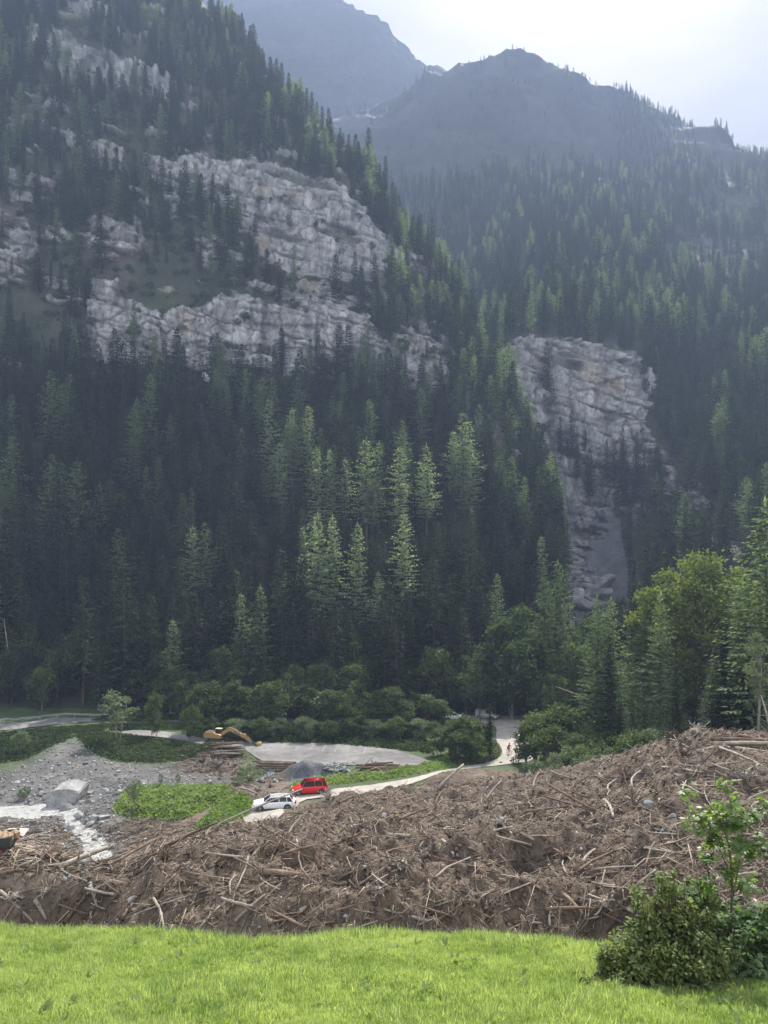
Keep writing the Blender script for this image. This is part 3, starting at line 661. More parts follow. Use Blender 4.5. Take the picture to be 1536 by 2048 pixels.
def trunk_mesh(name, H, r, seed, limbs=0, bend=.02, top=.97):
    bm = bmesh.new(); rr = random.Random(seed); n = 7
    ph = rr.random() * 6
    pts = [(H * bend * math.sin(ph + 3 * k / n) * (k / n), H * bend * math.cos(ph + 2 * k / n) * (k / n), H * top * k / n - (0.4 if k == 0 else 0)) for k in range(n + 1)]
    tube(bm, pts, [r * (1.25 if k == 0 else 1) * (1 - .93 * k / n) for k in range(n + 1)], 6)
    for i in range(limbs):           # dead stubs under the crown
        t = rr.uniform(.06, .45); a = rr.random() * 6.28; L = rr.uniform(.5, 1.6); z = H * t
        tube(bm, [(0, 0, z), (math.cos(a) * L, math.sin(a) * L, z - L * .15)], [.05, .015], 3)
    return bm_mesh(name, bm)

def conifer_mesh(name, seed, H=22.0, rad=3.0, base=.08, pitch=.55, nb=7, st=.42, kl=.62, kw=.15, droop=.28, larch=False, up=0.0, irregular=.25, dens=1.0):
    g = np.random.default_rng(seed); O = []; U = []; Wd = []
    z = H * base; ph = 0.0
    lobes = [(g.uniform(0, 6.28), g.uniform(base, .9), g.uniform(.5, 1.3)) for _ in range(6)]
    while z < H * .985:
        t = (z / H - base) / (1 - base)
        prof = (1 - t) ** (.85 if not larch else .75) * min(1, .55 + t * 3.0) * (1.0 if not larch else (1 - .25 * math.exp(-((t - .1) / .15) ** 2)))
        nbz = max(4, int(round(nb * (1 - .35 * t) * dens)))
        for k in range(nbz):
            a = ph + 6.283 * k / nbz + g.normal(0, .18)
            L = rad * prof * (1 + g.normal(0, irregular)) + .18
            for la, lt, ls in lobes:
                L *= 1 + .22 * ls * math.exp(-((t - lt) / .08) ** 2) * math.cos(a - la)
            L = max(L, .2); d = np.array([math.cos(a), math.sin(a), 0]); s = np.array([-math.sin(a), math.cos(a), 0])
            dr = droop * (1 - t) + g.normal(0, .05) - up * t
            m = max(1, int(L / st)); z0 = z + g.normal(0, pitch * .3)
            for j in range(m):
                f = (j + .6) / m; p = d * L * f + np.array([0, 0, z0 - L * f * dr + .10 * L * f * f * (1 if not larch else .5)])
                w = kl * (1.05 - .55 * f) * (.8 + .2 * prof)
                if g.random() < (.22 if larch else .06): continue
                for sg in (-1, 1):
                    u = (d * .75 + s * sg * .75 + np.array([0, 0, -.25 - (.25 if larch else .1) + g.normal(0, .18)])) * w * g.uniform(.7, 1.25)
                    O.append(p); U.append(u); nn = cross_n(u, np.array([0, 0, 1.]) + g.normal(0, .45, 3)); Wd.append(nn * kw * g.uniform(.7, 1.3))
                if j % 2 == 0 or larch:   # hanging twigs
                    u = (d * .2 + g.normal(0, .25, 3) + np.array([0, 0, -.8])) * w * (.8 if not larch else .65)
                    O.append(p); U.append(u); Wd.append(cross_n(u, d + g.normal(0, .5, 3)) * kw * .8)
            u = (d * .9 + np.array([0, 0, -.1 + up * .3])) * kl * .8
            O.append(d * L * .95 + np.array([0, 0, z0 - L * dr * .95])); U.append(u); Wd.append(s * kw * .8)
        ph += 1.1; z += pitch * (.75 + .5 * (1 - t))
    for k in range(6):
        a = k * 1.05; O.append(np.array([0, 0, H * (.965 + .005 * k)])); U.append(np.array([math.cos(a) * .22, math.sin(a) * .22, .25])); Wd.append(np.array([-math.sin(a), math.cos(a), 0]) * .08)
    O.append(np.array([0, 0, H * .97])); U.append(np.array([0, 0, H * .03 + .5])); Wd.append(np.array([.09, 0, 0]))
    V, Fq = kites(np.array(O), np.array(U), np.array(Wd))
    return np_mesh(name, V, Fq)

def broad_meshes(name, seed, H=10., rad=3., clumps=26, leaves=130, ls=.28, base=.3, stems=1, cr=.32, sq=1.0, flat=0.0):
    """returns crown mesh, trunk mesh"""
    g = np.random.default_rng(seed); bm = bmesh.new(); O = []; U = []; Wd = []
    cs = []
    for i in range(clumps):
        for _ in range(30):
            v = g.normal(0, 1, 3); v /= np.linalg.norm(v); v *= g.uniform(.25, 1) ** .5
            zc = base + (1 - base) * (v[2] * .5 + .5)
            w = math.sin(min(1, max(.05, (zc - base) / (1 - base) * (1 - flat) + flat * .5)) * math.pi) ** .55
            c = np.array([v[0] * rad * w * sq, v[1] * rad * w, zc * H * .93])
            if all(np.linalg.norm(c - o) > rad * .30 for o in cs): break
        cs.append(c)
    sts = [(g.normal(0, .25 * rad) if stems > 1 else 0, g.normal(0, .25 * rad) if stems > 1 else 0) for _ in range(stems)]
    tops = []
    for (sx, sy) in sts:
        p0 = np.array([sx * .35, sy * .35, -.3]); p1 = np.array([sx * .7 + g.normal(0, .15), sy * .7 + g.normal(0, .15), H * base * .9]); p2 = np.array([sx + g.normal(0, .3), sy + g.normal(0, .3), H * .85])
        r = H * .014 * (1 if stems == 1 else .6); tube(bm, [p0, p1, (p1 + p2) / 2 + g.normal(0, .2, 3), p2], [r * 1.2, r, r * .6, r * .2], 6); tops.append((p1, p2))
    for c in cs:
        p1, p2 = tops[g.integers(len(tops))]; zt = max(p1[2], c[2] - np.hypot(c[0], c[1]) * .8 - H * .05)
        f = min(1, max(0, (zt - p1[2]) / (p2[2] - p1[2] + 1e-6))); a = p1 + (p2 - p1) * f; r = H * .005
        tube(bm, [a, (a + c) / 2 + np.array([0, 0, .08 * H * .3]), c], [r, r * .7, r * .3], 4, cap=False)
        R0 = rad * cr * g.uniform(.65, 1.35); n = int(leaves * g.uniform(.6, 1.3))
        v = g.normal(0, 1, (n, 3)); v /= np.linalg.norm(v, axis=1, keepdims=True)
        p = c + v * np.array([R0, R0, R0 * .75]) * (g.uniform(.35, 1, (n, 1)) ** .6) * (1 + .25 * g.normal(0, 1, (n, 1)))
        u = v * .5 + g.normal(0, .7, (n, 3)) + np.array([0, 0, -.15]); u /= np.linalg.norm(u, axis=1, keepdims=True)
        l = ls * g.uniform(.6, 1.3, (n, 1)); O.append(p); U.append(u * l)
        Wd.append(cross_n(u, np.array([0, 0, 1.]) + g.normal(0, .6, (n, 3))) * l * .38)
    V, Fq = kites(np.concatenate(O), np.concatenate(U), np.concatenate(Wd))
    return np_mesh(name + '_crown', V, Fq), bm_mesh(name + '_trunk', bm)

SPR, LAR, BRO, SHR = [], [], [], []     # (kind, full height, crown mesh, trunk mesh)
def reg(lst, H, cm, tm, lm, bmm):
    cm.materials.append(lm); tm.materials.append(bmm); lst.append((H, cm, tm))
for i in range(5):     # spruces for mid distance
    reg(SPR, 24, conifer_mesh('spruce_crown', 10 + i, 24, [3.2, 3.9, 2.8, 4.2, 3.5][i], base=[.05, .1, .16, .06, .2][i], pitch=.62, nb=7, st=.6, kl=.9, kw=.22, irregular=[.2, .25, .3, .2, .3][i]), trunk_mesh('spruce_trunk', 24, .24, i, 6), L_spruce, M_bark)
for i in range(5):
    reg(LAR, 26, conifer_mesh('larch_crown', 30 + i, 26, [4.0, 4.6, 3.7, 4.3, 5.0][i], base=[.2, .28, .15, .35, .22][i], pitch=.6, nb=7, st=.58, kl=.9, kw=.2, droop=.12, larch=True, up=.25, irregular=.32), trunk_mesh('larch_trunk', 26, .26, 40 + i, 10), L_larch, M_bark)
for i in range(4):
    c, t = broad_meshes('broadleaf', 50 + i, 11, [3.2, 3.6, 2.8, 3.4][i], clumps=26, leaves=130, ls=.40, base=.18); reg(BRO, 11, c, t, L_broad, M_palebark)
for i in range(3):
    c, t = broad_meshes('alder', 60 + i, 9, [2.4, 2.8, 2.6][i], clumps=26, leaves=150, ls=.30, base=.06, stems=3, cr=.34); reg(SHR, 9, c, t, [L_broad, L_grey, L_broad][i], M_palebark)
# finer ones for the near right bank
NSP = []; NLA = []
for i in range(3):
    reg(NSP, 20, conifer_mesh('spruce_crown', 70 + i, 20, [3.7, 4.3, 3.4][i], base=.03, pitch=.40, nb=9, st=.32, kl=.55, kw=.13, irregular=.2), trunk_mesh('spruce_trunk', 20, .22, 70 + i, 4), L_spruce, M_bark)
for i in range(3):
    reg(NLA, 22, conifer_mesh('larch_crown', 80 + i, 22, [3.6, 4.0, 3.4][i], base=.08, pitch=.42, nb=9, st=.33, kl=.55, kw=.11, droop=.15, larch=True, up=.3, irregular=.3), trunk_mesh('larch_trunk', 22, .2, 80 + i, 6), L_larch, M_bark)
cB, tB = broad_meshes('sycamore', 90, 24, 8.2, clumps=75, leaves=330, ls=.42, base=.25, cr=.2, flat=.2)
L_syc = leaf_mat('sycamore_leaves', (0.065, 0.10, 0.028), (0.14, 0.172, 0.058), 0.5, (1.3, 1.4, 0.5), 0.5, 0.6, 0.02)
BIG = []; reg(BIG, 24, cB, tB, L_syc, M_bark)
c, t = broad_meshes('birch', 95, 13, 2.2, clumps=22, leaves=120, ls=.24, base=.35, cr=.28); BIR = []; reg(BIR, 13, c, t, L_grey, M_palebark)
c, t = broad_meshes('sparse_alder', 96, 7, 2.0, clumps=15, leaves=85, ls=.26, base=.35, cr=.26, stems=2); SPA = []; reg(SPA, 7, c, t, L_grey, M_palebark)
c, t = broad_meshes('low_shrub', 97, 3, 1.8, clumps=16, leaves=110, ls=.2, base=.05, cr=.3, stems=4); LOW = []; reg(LOW, 3, c, t, L_grey, M_palebark)
c, t = broad_meshes('low_green_shrub', 98, 3, 1.8, clumps=18, leaves=110, ls=.22, base=.02, cr=.3, stems=4); reg(LOW, 3, c, t, L_broad, M_palebark)

TREES = []     # records of every individual tree
def tree(kind, lib, vi, loc, h, label, group=None, manual=True, wide=1.0):
    TREES.append(dict(kind=kind, lib=lib, vi=vi, loc=np.array(loc, float), h=h, label=label, group=group, manual=manual, wide=wide, rz=random.uniform(0, 6.28)))
PAL = []
for _H, _c, _t in LAR:
    _m = _c.copy(); _m.materials.clear(); PAL.append((_H, _m, _t)); _m.materials.append(L_larch2)
def surf_at(S, i, j): return S['P'][i, j]
def place_top(S, px, top, h, tol=None):
    """on mountain surface S find the place where a tree of height h reaches picture row top at column px"""
    j = int(np.argmin(np.abs(S['px'][0] - px))); Pn = S['P'][:, j]
    p = HY - FPX * (Pn[:, 2] + h) / Pn[:, 1]
    k = np.argmax(p <= top) if (p <= top).any() else len(p) // 3
    return Pn[k]

# ---- larches that stand out on the slope (picture column, row of the tip, height)
names = {0: 'tall pale larch', 1: 'slender pale larch', 2: 'broad light green larch'}
for px, top, h in [(537,815,30),(585,838,29),(617,833,30),(632,920,31),(660,918,27),(732,897,31),(690,935,24),(800,912,29),(852,908,30),(925,846,33),(842,788,24),(905,880,24),(636,1052,30),(666,1060,27),(716,1075,27),(808,1045,27),(386,1070,22),(410,1066,20),(155,940,30),(106,930,27),(268,832,30),(300,765,30),(101,760,29),(128,785,27),(5,962,30),(745,960,22),(940,905,26),(560,900,24)]:
    p = place_top(SA, px, top, h)
    tree('larch_tree', PAL if px > 350 else LAR, random.randrange(5), p, h * 1.1, 'tall light green larch standing above the dark spruces', 'light larches on the middle slope')
for px, top, h, k in [(815,1178,24,0),(1200,1195,0,0)][:1]:
    tree('spruce_tree', SPR, 1, place_top(SA, px, top, h), h, 'slim spruce catching light in front of the dark forest')
# ---- right bank, near
def near(kind, lib, vi, px, top, D, label, group=None, wide=1.0):
    p = at(px, D); z = p.z; h = (HY - top) / FPX * D - z
    tree(kind, lib, vi, p, h, label, group, True, wide)
near('larch_tree', NLA, 0, 1194, 1192, 112, 'left of two slim larches side by side behind the alder thicket')
near('larch_tree', NLA, 1, 1222, 1196, 113, 'right of two slim larches side by side behind the alder thicket')
near('larch_tree', NLA, 2, 1322, 1186, 108, 'larch with bare dark stem in front of the big sycamore')
near('larch_tree', NLA, 1, 1290, 1230, 118, 'feathery larch between the twin larches and the sycamore')
near('larch_tree', NLA, 0, 1262, 1240, 122, 'pale larch half hidden behind the twin larches')
near('spruce_tree', NSP, 0, 1218, 1270, 104, 'dark dense spruce at the foot of the twin larches', wide=.9)
near('spruce_tree', NSP, 1, 1352, 1325, 88, 'broad dark spruce just behind the top of the root mound', wide=1.0)
near('spruce_tree', NSP, 2, 1240, 1395, 98, 'small young spruce in front of the twin larches', wide=1.3)
near('larch_tree', NLA, 2, 1530, 1000, 84, 'tallest larch at the right edge above the debris', wide=1.5)
near('larch_tree', NLA, 0, 1488, 1150, 90, 'tall larch just left of the tallest one at the right edge', wide=1.4)
near('spruce_tree', NSP, 0, 1448, 1240, 92, 'dark spruce between the sycamore and the tall right larches', wide=1.2)
near('spruce_tree', NSP, 1, 1500, 1290, 86, 'dark spruce below the tall right larches', wide=1.2)
near('larch_tree', NLA, 2, 1425, 1330, 94, 'bushy larch sapling right of the broad dark spruce', wide=1.2)
near('spruce_tree', NSP, 2, 1560, 1100, 88, 'spruce cut by the right edge of the view', wide=1.3)
near('spruce_tree', NSP, 1, 1390, 1370, 100, 'shaded spruce behind the root mound', wide=1.2)
near('sycamore_tree', BIG, 0, 1402, 1085, 120, 'huge round yellow-green sycamore crown on the right bank')
near('birch_tree', BIR, 0, 1516, 1248, 72, 'thin sparse birch beside the right edge of the view', wide=.8)
near('spruce_tree', NSP, 0, 1330, 1100, 150, 'spruce tip showing left of the sycamore crown')
near('larch_tree', NLA, 1, 1116, 1120, 160, 'light larch left of the rockfall boulders')
near('larch_tree', NLA, 0, 1088, 1128, 162, 'slim larch beside the light one left of the rockfall', wide=.8)
near('spruce_tree', NSP, 2, 980, 1408, 118, 'small dark spruce in front of the parked van', wide=.9)
# ---- broadleaves round the car park
for i, (px, top, D, vi) in enumerate([(1075,1408,112,0),(1110,1396,110,2),(1145,1405,108,0),(1180,1440,104,2),(1055,1440,115,0),(1100,1440,104,2),(1150,1455,100,0),(1210,1455,98,2)]):
    near('alder_bush', SHR, vi, px, top, D, 'round green alder bush of the thicket right of the car park', 'alder bushes right of the car park', 1.35)
for i, (px, top, D, vi) in enumerate([(905,1428,118,0),(930,1422,117,2),(955,1428,119,0),(880,1450,121,2),(918,1455,113,0),(950,1462,114,2)]):
    near('alder_bush', SHR, vi, px, top, D, 'rounded alder bush in the clump beside the wooden fence', 'alder clump beside the wooden fence', 1.3)
for i, (px, top) in enumerate([(405,1352),(432,1360),(470,1352),(505,1358),(540,1350),(575,1345),(607,1362),(640,1366),(668,1372),(700,1376),(712,1355),(742,1370),(775,1362),(800,1382),(828,1378),(856,1380),(880,1390),(450,1380),(525,1385),(590,1388),(655,1392),(725,1398),(765,1395),(840,1400)]):
    near('alder_tree', BRO, i % 4, px, top, 137 + (i * 7 % 9), 'alder with thin grey stem in the row between the roads', 'alders in the row between the roads', random.uniform(.95, 1.6))
for i, (px, top) in enumerate([(420,1428),(470,1432),(520,1430),(565,1434),(610,1428),(660,1436),(700,1430),(745,1434),(790,1428),(818,1440),(842,1432),(866,1438),(640,1440),(545,1438)]):
    near('alder_bush', SHR, i % 3, px, top, 133 - (i % 3), 'low alder bush filling the front of the alder row', 'low bushes along the loop road', 1.5)
for px, top, D in [(340,1325,152),(380,1328,154),(360,1350,148),(445,1340,156),(315,1350,156),(410,1345,153)]:
    near('alder_tree', BRO, px % 4, px, top, D, 'lit round-topped alder behind the bank trees at the upper road', 'round-topped alders at the upper road')
near('alder_tree', SPA, 0, 234, 1374, 126, 'leftmost slender alder on the gravel bank below the road', wide=1.3)
near('alder_tree', SHR, 0, 308, 1372, 131, 'middle slender alder on the gravel bank below the road', wide=.75)
near('alder_tree', SHR, 2, 382, 1402, 129, 'alder on the bank just left of the yellow excavator', wide=.85)
near('alder_bush', SHR, 1, 40, 1456, 118, 'low grey-green bush on the green bank at the left', wide=1.2)
near('sapling_tree', SPA, 0, 268, 1552, 84, 'leaning sparse sapling on the left tip of the green island', wide=.9)
near('sapling_tree', SPA, 0, 322, 1543, 93, 'thin sapling at the back edge of the green island', wide=.5)
near('sapling_tree', SPA, 0, 356, 1542, 94, 'second thin sapling at the back edge of the green island, right one', wide=.5)
near('shrub', LOW, 0, 502, 1524, 101, 'pale leafy shrub left of the stacked logs', wide=1.1)
near('shrub', LOW, 0, 478, 1548, 97, 'pale low shrub beside the roots left of the stacked logs', wide=1.1)
near('shrub', LOW, 0, 48, 1568, 96, 'small sprig bush among stones left of the great boulder', wide=.6)
near('shrub', LOW, 1, 20, 1672, 68, 'small green shrub near the pale tarp', wide=.6)
for i, (px, top, D) in enumerate([(1140,1492,97),(1165,1484,95),(1195,1480,92),(1220,1488,90),(1105,1508,98),(1240,1470,92),(1180,1505,88),(1075,1516,99),(1270,1462,90),(1300,1450,90),(1120,1524,93),(1215,1508,86)]):
    near('shrub', LOW, i % 3 == 2, px, top, D, 'pale grey-green shrub along the back edge of the debris', 'pale shrubs behind the debris field', 1.2)
for i, (px, top, D) in enumerate([(1012,1205,158),(1040,1212,160),(990,1235,156),(1065,1240,157),(1025,1260,150),(958,1305,150),(1075,1270,155),(1120,1290,150),(1150,1265,150),(1175,1235,158),(1110,1340,140),(1085,1330,146),(1140,1310,146),(1165,1290,152),(1020,1300,152)]):
    near('broadleaf_tree', BRO, i % 4, px, top, D, 'light-leaved tree at the forest foot behind the car park', 'broadleaf trees behind the car park')

# ---- the forest that covers the slopes
def forest(S, n_try, cell, dfun, seed):
    g = np.random.default_rng(seed); Pn = S['P']; nr, nc = S['px'].shape
    kmax = int(np.searchsorted(S['t'], S['K'] - 1 - S['nd'] + .3))
    du = np.linalg.norm(np.diff(Pn, axis=1), axis=-1)[:kmax - 1, :]; dv = np.linalg.norm(np.diff(Pn, axis=0), axis=-1)[:kmax - 1, :-1]
    ar = (du[:, :] * dv).ravel(); ar /= ar.sum()
    idx = g.choice(len(ar), n_try, p=ar); i = idx // (nc - 1); j = idx % (nc - 1)
    u = g.random((n_try, 1)); p = Pn[i, j] * (1 - u) + Pn[i, j + 1] * u
    px = S['px'][i, j]; rock = S['rock'][i, j]
    py = HY - FPX * p[:, 2] / p[:, 1]
    keep = g.random(n_try) < dfun(px, py, p, rock)
    # thin by cells
    key = np.floor(p[:, 0] / cell).astype(int) * 7919 + np.floor(p[:, 1] / cell).astype(int) * 104729 + np.floor(p[:, 2] / (cell * 1.3)).astype(int) * 1299709
    p = p[keep]; px = px[keep]; py = py[keep]; key = key[keep]
    _, fi = np.unique(key, return_index=True)
    return p[fi], px[fi], py[fi]
def dA(px, py, p, rock):
    d = np.full(len(px), .92); n = fbm(p[:, 0] / 18, p[:, 1] / 18, p[:, 2] / 18, 3, 501)
    up = sstep(830, 760, py); d = d * (1 - up) + up * sstep(-.25, .2, n) * .75
    mid = sstep(760, 700, py) * sstep(420, 520, py) * sstep(780, 700, px); d *= 1 - .85 * mid
    sl = poly_sd(px, py, [(170,720),(330,735),(560,760),(560,800),(360,800),(190,780)]); d *= np.where(sl > 0, .12, 1)
    return d * (1 - .985 * rock)
def dB(px, py, p, rock):
    n = fbm(p[:, 0] / 30, p[:, 1] / 30, p[:, 2] / 30, 3, 511); d = np.full(len(px), .9)
    meadowy = sstep(1250, 1340, px) * sstep(600, 520, py); d = d * (1 - meadowy) + meadowy * sstep(-.05, .2, n) * .6
    left = sstep(1240, 1100, px) * sstep(420, 340, py); d *= 1 - .85 * left
    d *= np.where((poly_sd(px, py, [(1020,690),(1300,690),(1400,960),(1420,1080),(1260,1240),(1080,1240),(1040,1000)]) > 0), .45, 1)
    d *= np.where((poly_sd(px, py, [(1080,1000),(1230,1010),(1262,1240),(1080,1240)]) > 0), .12, 1)
    d *= np.where(px > 1230, 1 - .5 * sstep(900, 1150, p[:, 1]), 1 - sstep(700, 1000, p[:, 1]) * (1 - .45 * sstep(.05, .25, n)))
    return d * (1 - .97 * rock)
fa, fax, fay = forest(SA, 26000, 6.0, dA, 1)
def dS(px, py, p, rock):
    n = fbm(p[:, 0] / 12, p[:, 1] / 12, p[:, 2] / 12, 3, 531); return sstep(850, 780, py) * sstep(-.3, .1, n) * (1 - .93 * rock) + .05 * (py < 800)
fs, fsx, fsy = forest(SA, 9000, 3.0, dS, 4)
fb, fbx, fby = forest(SB, 60000, 7.6, dB, 2)
# the flat strip at the foot
ff = []
g = np.random.default_rng(5)
for px in np.arange(-560, 2100, 9.0):
    for D in (148, 153, 158, 164, 170):
        if -60 < px < 1000 and D < 154: continue
        if 940 < px < 1110 and D < 161: continue
        if 1110 <= px < 1180 and D < 156: continue
        if px < -60 and D < 152: continue
        if g.random() < .5: continue
        q = px + g.normal(0, 5); DD_ = D + g.normal(0, 1.8); ff.append(((q - CX) / FPX * DD_, DD_, float(G(q, DD_)) - .2))
ff = np.array(ff); ffx = CX + FPX * ff[:, 0] / ff[:, 1]; ffy = HY - FPX * ff[:, 2] / ff[:, 1]
for px in np.arange(1230, 2000, 16.0):
    pass
allp = np.concatenate([fa, fb, ff]); allx = np.concatenate([fax, fbx, ffx]); ally = np.concatenate([fay, fby, ffy])
src = np.concatenate([np.zeros(len(fa)), np.ones(len(fb)), np.full(len(ff), 2)])
n = len(allp); g = np.random.default_rng(9)
kn = fbm(allp[:, 0] / 35, allp[:, 1] / 35, allp[:, 2] / 35, 2, 521)
# 0 spruce 1 larch 2 broadleaf
kind = np.where(g.random(n) < np.clip(.07 + .4 * kn + .16 * (allp[:, 2] > 60) - .05 * (src == 1), .03, .5), 1, 0)
pb = .03 + .55 * sstep(1300, 1400, ally) * (src != 1) + .5 * sstep(910, 960, allx) * sstep(1120, 1060, allx) * sstep(700, 640, ally) * sstep(480, 560, ally) + .45 * sstep(1240, 1330, ally) * sstep(980, 1000, allx) * sstep(1230, 1180, allx)
kind = np.where(g.random(n) < pb, 2, kind)
hh = np.where(kind == 0, g.normal(20.5, 6.0, n), np.where(kind == 1, g.normal(23, 4.5, n), g.normal(10.5, 2, n)))
hh = np.clip(hh, 6, 31) * np.where(allp[:, 1] > 1000, .6, 1) * np.where((src == 0) & (ally < 780), .82, 1)
# trees that would bury the car park view stay low
hh = np.where((src == 2) & (allx > 930) & (allx < 1120), np.minimum(hh, 13), hh)
gm = (allx > 1122) & (allx < 1250) & (allp[:, 1] < 300)
hh = np.where(gm, np.minimum(hh, np.maximum((HY - np.interp(allx, [1122, 1180, 1250], [1215, 1222, 1190])) / FPX * allp[:, 1] - allp[:, 2], 3.0)), hh)
# room in front of the pale larches
for t_ in TREES:
    if t_['lib'] is PAL:
        q = t_['loc']; tx = CX + FPX * q[0] / q[1]
        near_ = (np.abs(allx - tx) < 26) & (allp[:, 1] < q[1] + 3) & (allp[:, 1] > q[1] - 34)
        lim = (HY - (HY - FPX * (q[2] + .30 * t_['h']) / q[1])) / FPX * allp[:, 1] - allp[:, 2]
        hh = np.where(near_, np.minimum(hh, np.maximum(lim, 5)), hh)
vi = g.integers(0, 5, n); vi = np.where(kind == 2, vi % 4, vi); rzs = g.uniform(0, 6.283, n)

# which of them show: paint silhouettes front to back
SW, SH = 384, 512; buf = np.zeros((SH, SW), bool)
def sil(p, h, w, draw=True):
    x = (CX + FPX * p[0] / p[1]) / 4; y0 = (HY - FPX * p[2] / p[1]) / 4; y1 = (HY - FPX * (p[2] + h) / p[1]) / 4; hw = w * FPX / p[1] / 4
    a, b = int(max(0, y1)), int(min(SH, y0)); c = 0
    for y in range(a, b):
        q = hw * min(1, (y - y1 + .5) / max(y0 - y1, 1) * 1.25); xa, xb = int(max(0, round(x - q))), int(min(SW, round(x + q) + 1))
        if xb > xa:
            s = buf[y, xa:xb]; c += (~s).sum(); s[:] = True
    return int(c)
items = [(t['loc'][1], 0, i) for i, t in enumerate(TREES)] + [(allp[i][1], 1, i) for i in range(n)]
items.sort()
vis = np.zeros(n)
for D, s, i in items:
    if s == 0: sil(TREES[i]['loc'], TREES[i]['h'], TREES[i]['h'] * .12)
    else: vis[i] = sil(allp[i], hh[i], hh[i] * .115)
chosen = np.zeros(n, bool)
for k, lim in ((0, 215), (1, 150), (2, 110)):
    ids = np.where((kind == k) & (vis > 3))[0]; ids = ids[np.argsort(-vis[ids])][:lim]; chosen[ids] = True

def region(x, y, D):
    if D < 172 and x > 1120: return 'at the forest foot on the right bank'
    if D < 172 and x > 900: return 'at the forest foot behind the car park'
    if D < 172: return 'at the forest foot behind the upper road' if x > 380 else 'at the forest foot left of the road bend'
    if D < 330 and x < 1160:
        if y > 1180: r = 'low on the slope'
        elif y > 930: r = 'halfway up the lower forest'
        else: r = 'just below the long cliff'
        c = 'at the left edge' if x < 180 else 'left of the pale larches' if x < 500 else 'around the pale larches' if x < 800 else 'left of the gorge'
        return r + ' ' + c
    if x < 1160 and D < 560:
        return 'high above the cliffs on the left' if x < 430 else 'on the sloping skyline of the left spur' if y < 560 else 'on the right flank of the left spur'
    if D < 420: return 'beside the gorge cliff'
    return 'on the right-hand valley side' if D < 700 else 'high on the far valley side'
size = lambda h, k: ('tall' if h > 23 else 'small' if h < 17 else 'middle-sized') if k < 2 else ('tall' if h > 12 else 'low')
KN = {0: ('spruce_tree', 'dark spruce'), 1: ('larch_tree', 'light green larch'), 2: ('broadleaf_tree', 'leafy broadleaf tree')}
for i in np.where(chosen)[0]:
    k = int(kind[i]); lib = (SPR, LAR, BRO)[k]
    lb = '%s %s %s' % (size(hh[i], k), KN[k][1], region(allx[i], ally[i], allp[i][1]))
    t = dict(kind=KN[k][0], lib=lib, vi=int(vi[i]), loc=allp[i], h=hh[i], label=lb, group=None, manual=False, wide=random.uniform(.85, 1.2), rz=float(rzs[i]))
    TREES.append(t)
CATS = {'spruce_tree': 'spruce', 'larch_tree': 'larch', 'sycamore_tree': 'sycamore', 'birch_tree': 'birch', 'alder_bush': 'alder bush', 'alder_tree': 'alder', 'broadleaf_tree': 'tree', 'sapling_tree': 'sapling', 'shrub': 'shrub'}
ORD = 'leftmost,second,third,fourth,fifth,sixth,seventh,eighth,ninth,tenth,eleventh,twelfth,thirteenth,fourteenth,fifteenth,sixteenth,seventeenth,eighteenth,nineteenth,twentieth'.split(',')
ORD += ['twenty-' + w for w in 'first,second,third,fourth,fifth,sixth,seventh,eighth,ninth'.split(',')] + ['thirtieth'] + ['thirty-' + w for w in 'first,second,third,fourth,fifth,sixth,seventh,eighth,ninth'.split(',')] + ['fortieth'] + ['forty-' + w for w in 'first,second,third,fourth,fifth,sixth,seventh,eighth,ninth'.split(',')]
def settle_labels(recs):
    """recs: list of (object, base label, picture column); things of one base label are told apart by their order from the left"""
    by = {}
    for o, lb, x in recs: by.setdefault(lb, []).append((x, o))
    for lb, l in by.items():
        l.sort(key=lambda a: a[0])
        for k, (x, o) in enumerate(l):
            if len(l) == 1: o['label'] = lb; continue
            if len(lb.split()) > 13: lb = lb.replace(' middle-sized', ' mid').replace('middle-sized', 'mid-sized').replace('light green larch', 'light larch').replace('leafy broadleaf tree', 'broadleaf')
            w = ORD[k] if k < len(ORD) else 'number %d' % (k + 1)
            o['label'] = lb + (', leftmost' if k == 0 else ', rightmost' if k == len(l) - 1 else ', %s from left' % w)
recs = []; PROTO = {}
for t in TREES:
    H0, cm, tm = t['lib'][t['vi'] % len(t['lib'])]
    s = t['h'] / H0; rt = empty(t['kind'], Vector(t['loc']), t['rz'])
    rt.scale = (s * t['wide'], s * t['wide'], s); rt['category'] = CATS[t['kind']]
    rt['group'] = t['group'] or {'spruce_tree': 'spruces of the mountain forest', 'larch_tree': 'larches of the mountain forest', 'broadleaf_tree': 'broadleaf trees of the mountain forest'}.get(t['kind'], t['kind'].replace('_', ' ') + 's around the valley floor')
    a = link('trunk', tm, [], rt); b = link('crown', cm, [], rt)
    PROTO.setdefault((id(t['lib']), t['vi'] % len(t['lib'])), (b, a, H0))
    recs.append((rt, t['label'], CX + FPX * t['loc'][0] / t['loc'][1]))
settle_labels(recs)

